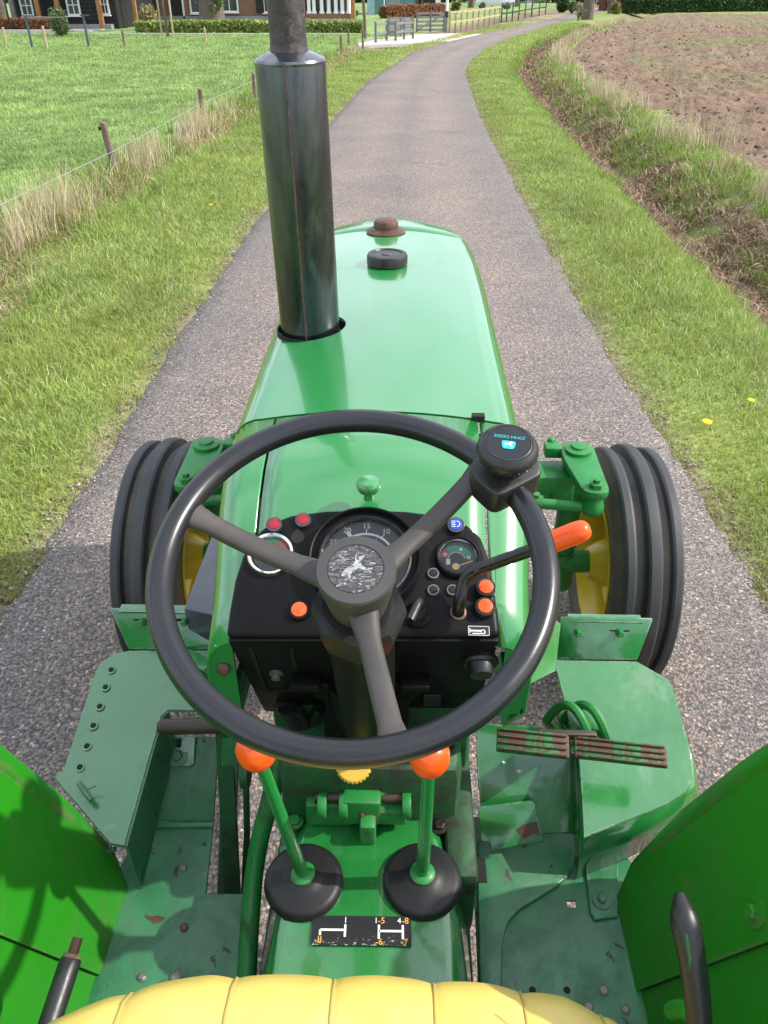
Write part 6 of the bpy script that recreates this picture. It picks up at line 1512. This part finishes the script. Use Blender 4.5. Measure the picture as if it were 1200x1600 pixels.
shed('dark_barn', 660, 688, 17, 92, 2.6, PLANK, 'dark shed with pale gable behind the garden', (680, 688, WHITE))
hedge('beech_hedge', P(598, 30, z=0), P(694, 27, z=0), .75, .8, 'rust-coloured beech hedge behind the grey gate', RUSTL, 4500, .10)
bush('dark_shrub', 665, 24, 26, 24, 'dark evergreen shrub between the sheds', EVER, 900, .12)
bush('spring_shrub', 712, 22, 26, 22, 'yellow-green shrub right of the white pole', SPRING, 900, .12)
b = P(831, 22, z=0); sg = thing('notice_board', (b.x, b.y, 0), 'white notice board on a post by the lane', 'sign')
m_ = MB(); m_.cyl((b.x, b.y, -.05), (b.x, b.y, 1.9), .05, n=8); m_.build('post', STEEL, sg)
q0, q1 = P(821, 12, y=b.y), P(831, 1, y=b.y); m_ = MB(); m_.box(((q0.x + q1.x) / 2, b.y - .08, (q0.z + q1.z) / 2), (q1.x - q0.x, .05, q1.z - q0.z)); m_.build('board', WHITE, sg, bev=.01)
# parked car far down the lane
cb_ = P(772, 14.5, z=0); CR = thing('parked_car', (cb_.x, cb_.y, 0), 'white car parked in the yard behind the pale rail fence', 'car')
m_ = MB(); rows = []
side = [(-2.0, .35), (-2.05, .75), (-1.5, .92), (-.9, 1.0), (-.35, 1.42), (1.0, 1.45), (1.7, 1.02), (2.05, .95), (2.1, .35)]
m_.prism([V((cb_.x + a, cb_.y - .8, z)) for a, z in side], (0, 1.6, 0)); m_.build('body', CARW, CR, bev=.06)
m_ = MB(); m_.prism([V((cb_.x + a, cb_.y - .815, z)) for a, z in ((-.75, 1.02), (-.3, 1.36), (.95, 1.38), (1.45, 1.04))], (0, 1.63, 0)); m_.build('windows', PANE, CR)
for a in (-1.3, 1.3):
    for yy in (-.8, .8):
        m_ = MB(); m_.lathe((cb_.x + a, cb_.y + yy, .32), (0, 1, 0), [(.2, -.1), (.31, -.09), (.32, 0), (.31, .09), (.2, .1)], 20); m_.build('wheel', TYRE, CR)
b = P(783, 13, z=0); T = thing('yard_shelter', (b.x, b.y, 0), 'orange and brown shelter roof next to the white car', 'shelter')
for dx in (-1, 1):
    m_ = MB(); m_.box((b.x + dx, b.y, .8), (.12, .12, 1.6)); m_.build('post', TIMB, T)
m_ = MB(); m_.prism([V((b.x - 1.4, b.y - .8, 1.3)), V((b.x, b.y - .8, 2.1)), V((b.x + 1.4, b.y - .8, 1.3))], (0, 1.6, 0)); m_.build('roof', surf('orange_canvas', (.55, .26, .05), .7, bump=.1), T)

# ---- trees along the lane and the horizon --------------------------
tree('lane_tree', 917, 31, 8, .38, 'leaning tree with dark trunk where field meets lane', SPRING, 2600, .10, seed=21, crad=.17)
b = P(905, 32, z=0); bush('tree_shoots', 903, 33, 26, 34, 'thin twiggy shoots at the foot of the leaning lane tree', [(.18, .20, .07), (.14, .14, .07)], 500, .06)
bush('dark_shrub', 880, 20, 30, 24, 'large dark evergreen bush at the end of the lane', EVER, 1500, .16)
bush('green_shrub', 893, 22, 18, 20, 'olive green bush beside the dark evergreen at the lane end', FOL, 900, .14)
tree('field_corner_tree', 955, 22, 8, .3, 'tree with brown trunk at the end of the long clipped hedge', [(.22, .17, .05), (.18, .20, .05)], 2200, .12, seed=31, crad=.18)
bush('yellow_shrub', 962, 23, 20, 22, 'yellowish shrub at the end of the long clipped hedge', [(.24, .22, .06), (.20, .16, .05)], 900, .12)
ha, hb = P(972, 21.5, z=0), P(1300, 17, z=0)
hedge('clipped_hedge', ha, hb, .98, 1.2, 'long straight clipped dark green hedge along the far field edge', [(.035, .085, .02), (.055, .115, .028), (.02, .055, .014)], 26000, .10)
hedge('brown_hedge', ha + V((0, 9, 0)), hb + V((2, 9, 0)), 1.9, 1.5, 'reddish brown hedge standing behind the long clipped green hedge', RUSTL, 14000, .14)
gpt = 'trees beyond the houses'
specs = [(-20, 66, 11), (-14, 74, 9), (-6, 82, 10), (1, 95, 12), (7, 104, 10), (13, 112, 12), (20, 118, 11), (-27, 60, 10), (28, 110, 10), (38, 116, 12), (50, 112, 11), (-36, 70, 12)]
where = ['behind the black barn roof', 'between the barn and the brick house', 'behind the brick house roof', 'behind the low grey-green shed', 'behind the rust-coloured hedge and gate', 'behind the white parked car', 'at the bend beyond the notice board', 'left of the black barn by the swing', 'behind the start of the clipped hedge', 'behind the reddish brown hedge', 'at the far field corner behind both hedges', 'far left beyond the red swing beam']
for i, (x, y, h) in enumerate(specs):
    tree('distant_tree', 0, 0, h, .3, 'sparse spring tree standing ' + where[i], SPRING if i % 2 else FOL, 900, .22, group=gpt, seed=40 + i, crad=.2, base=V((x, y, 0)))
far_h = hedge('tree_belt', (-70, 135, 0), (120, 150, 0), 7, 5, 'far belt of trees closing the skyline', [(.06, .085, .035), (.09, .11, .05), (.07, .06, .04)], 16000, .55, cat='wood')
far_h['kind'] = 'stuff'
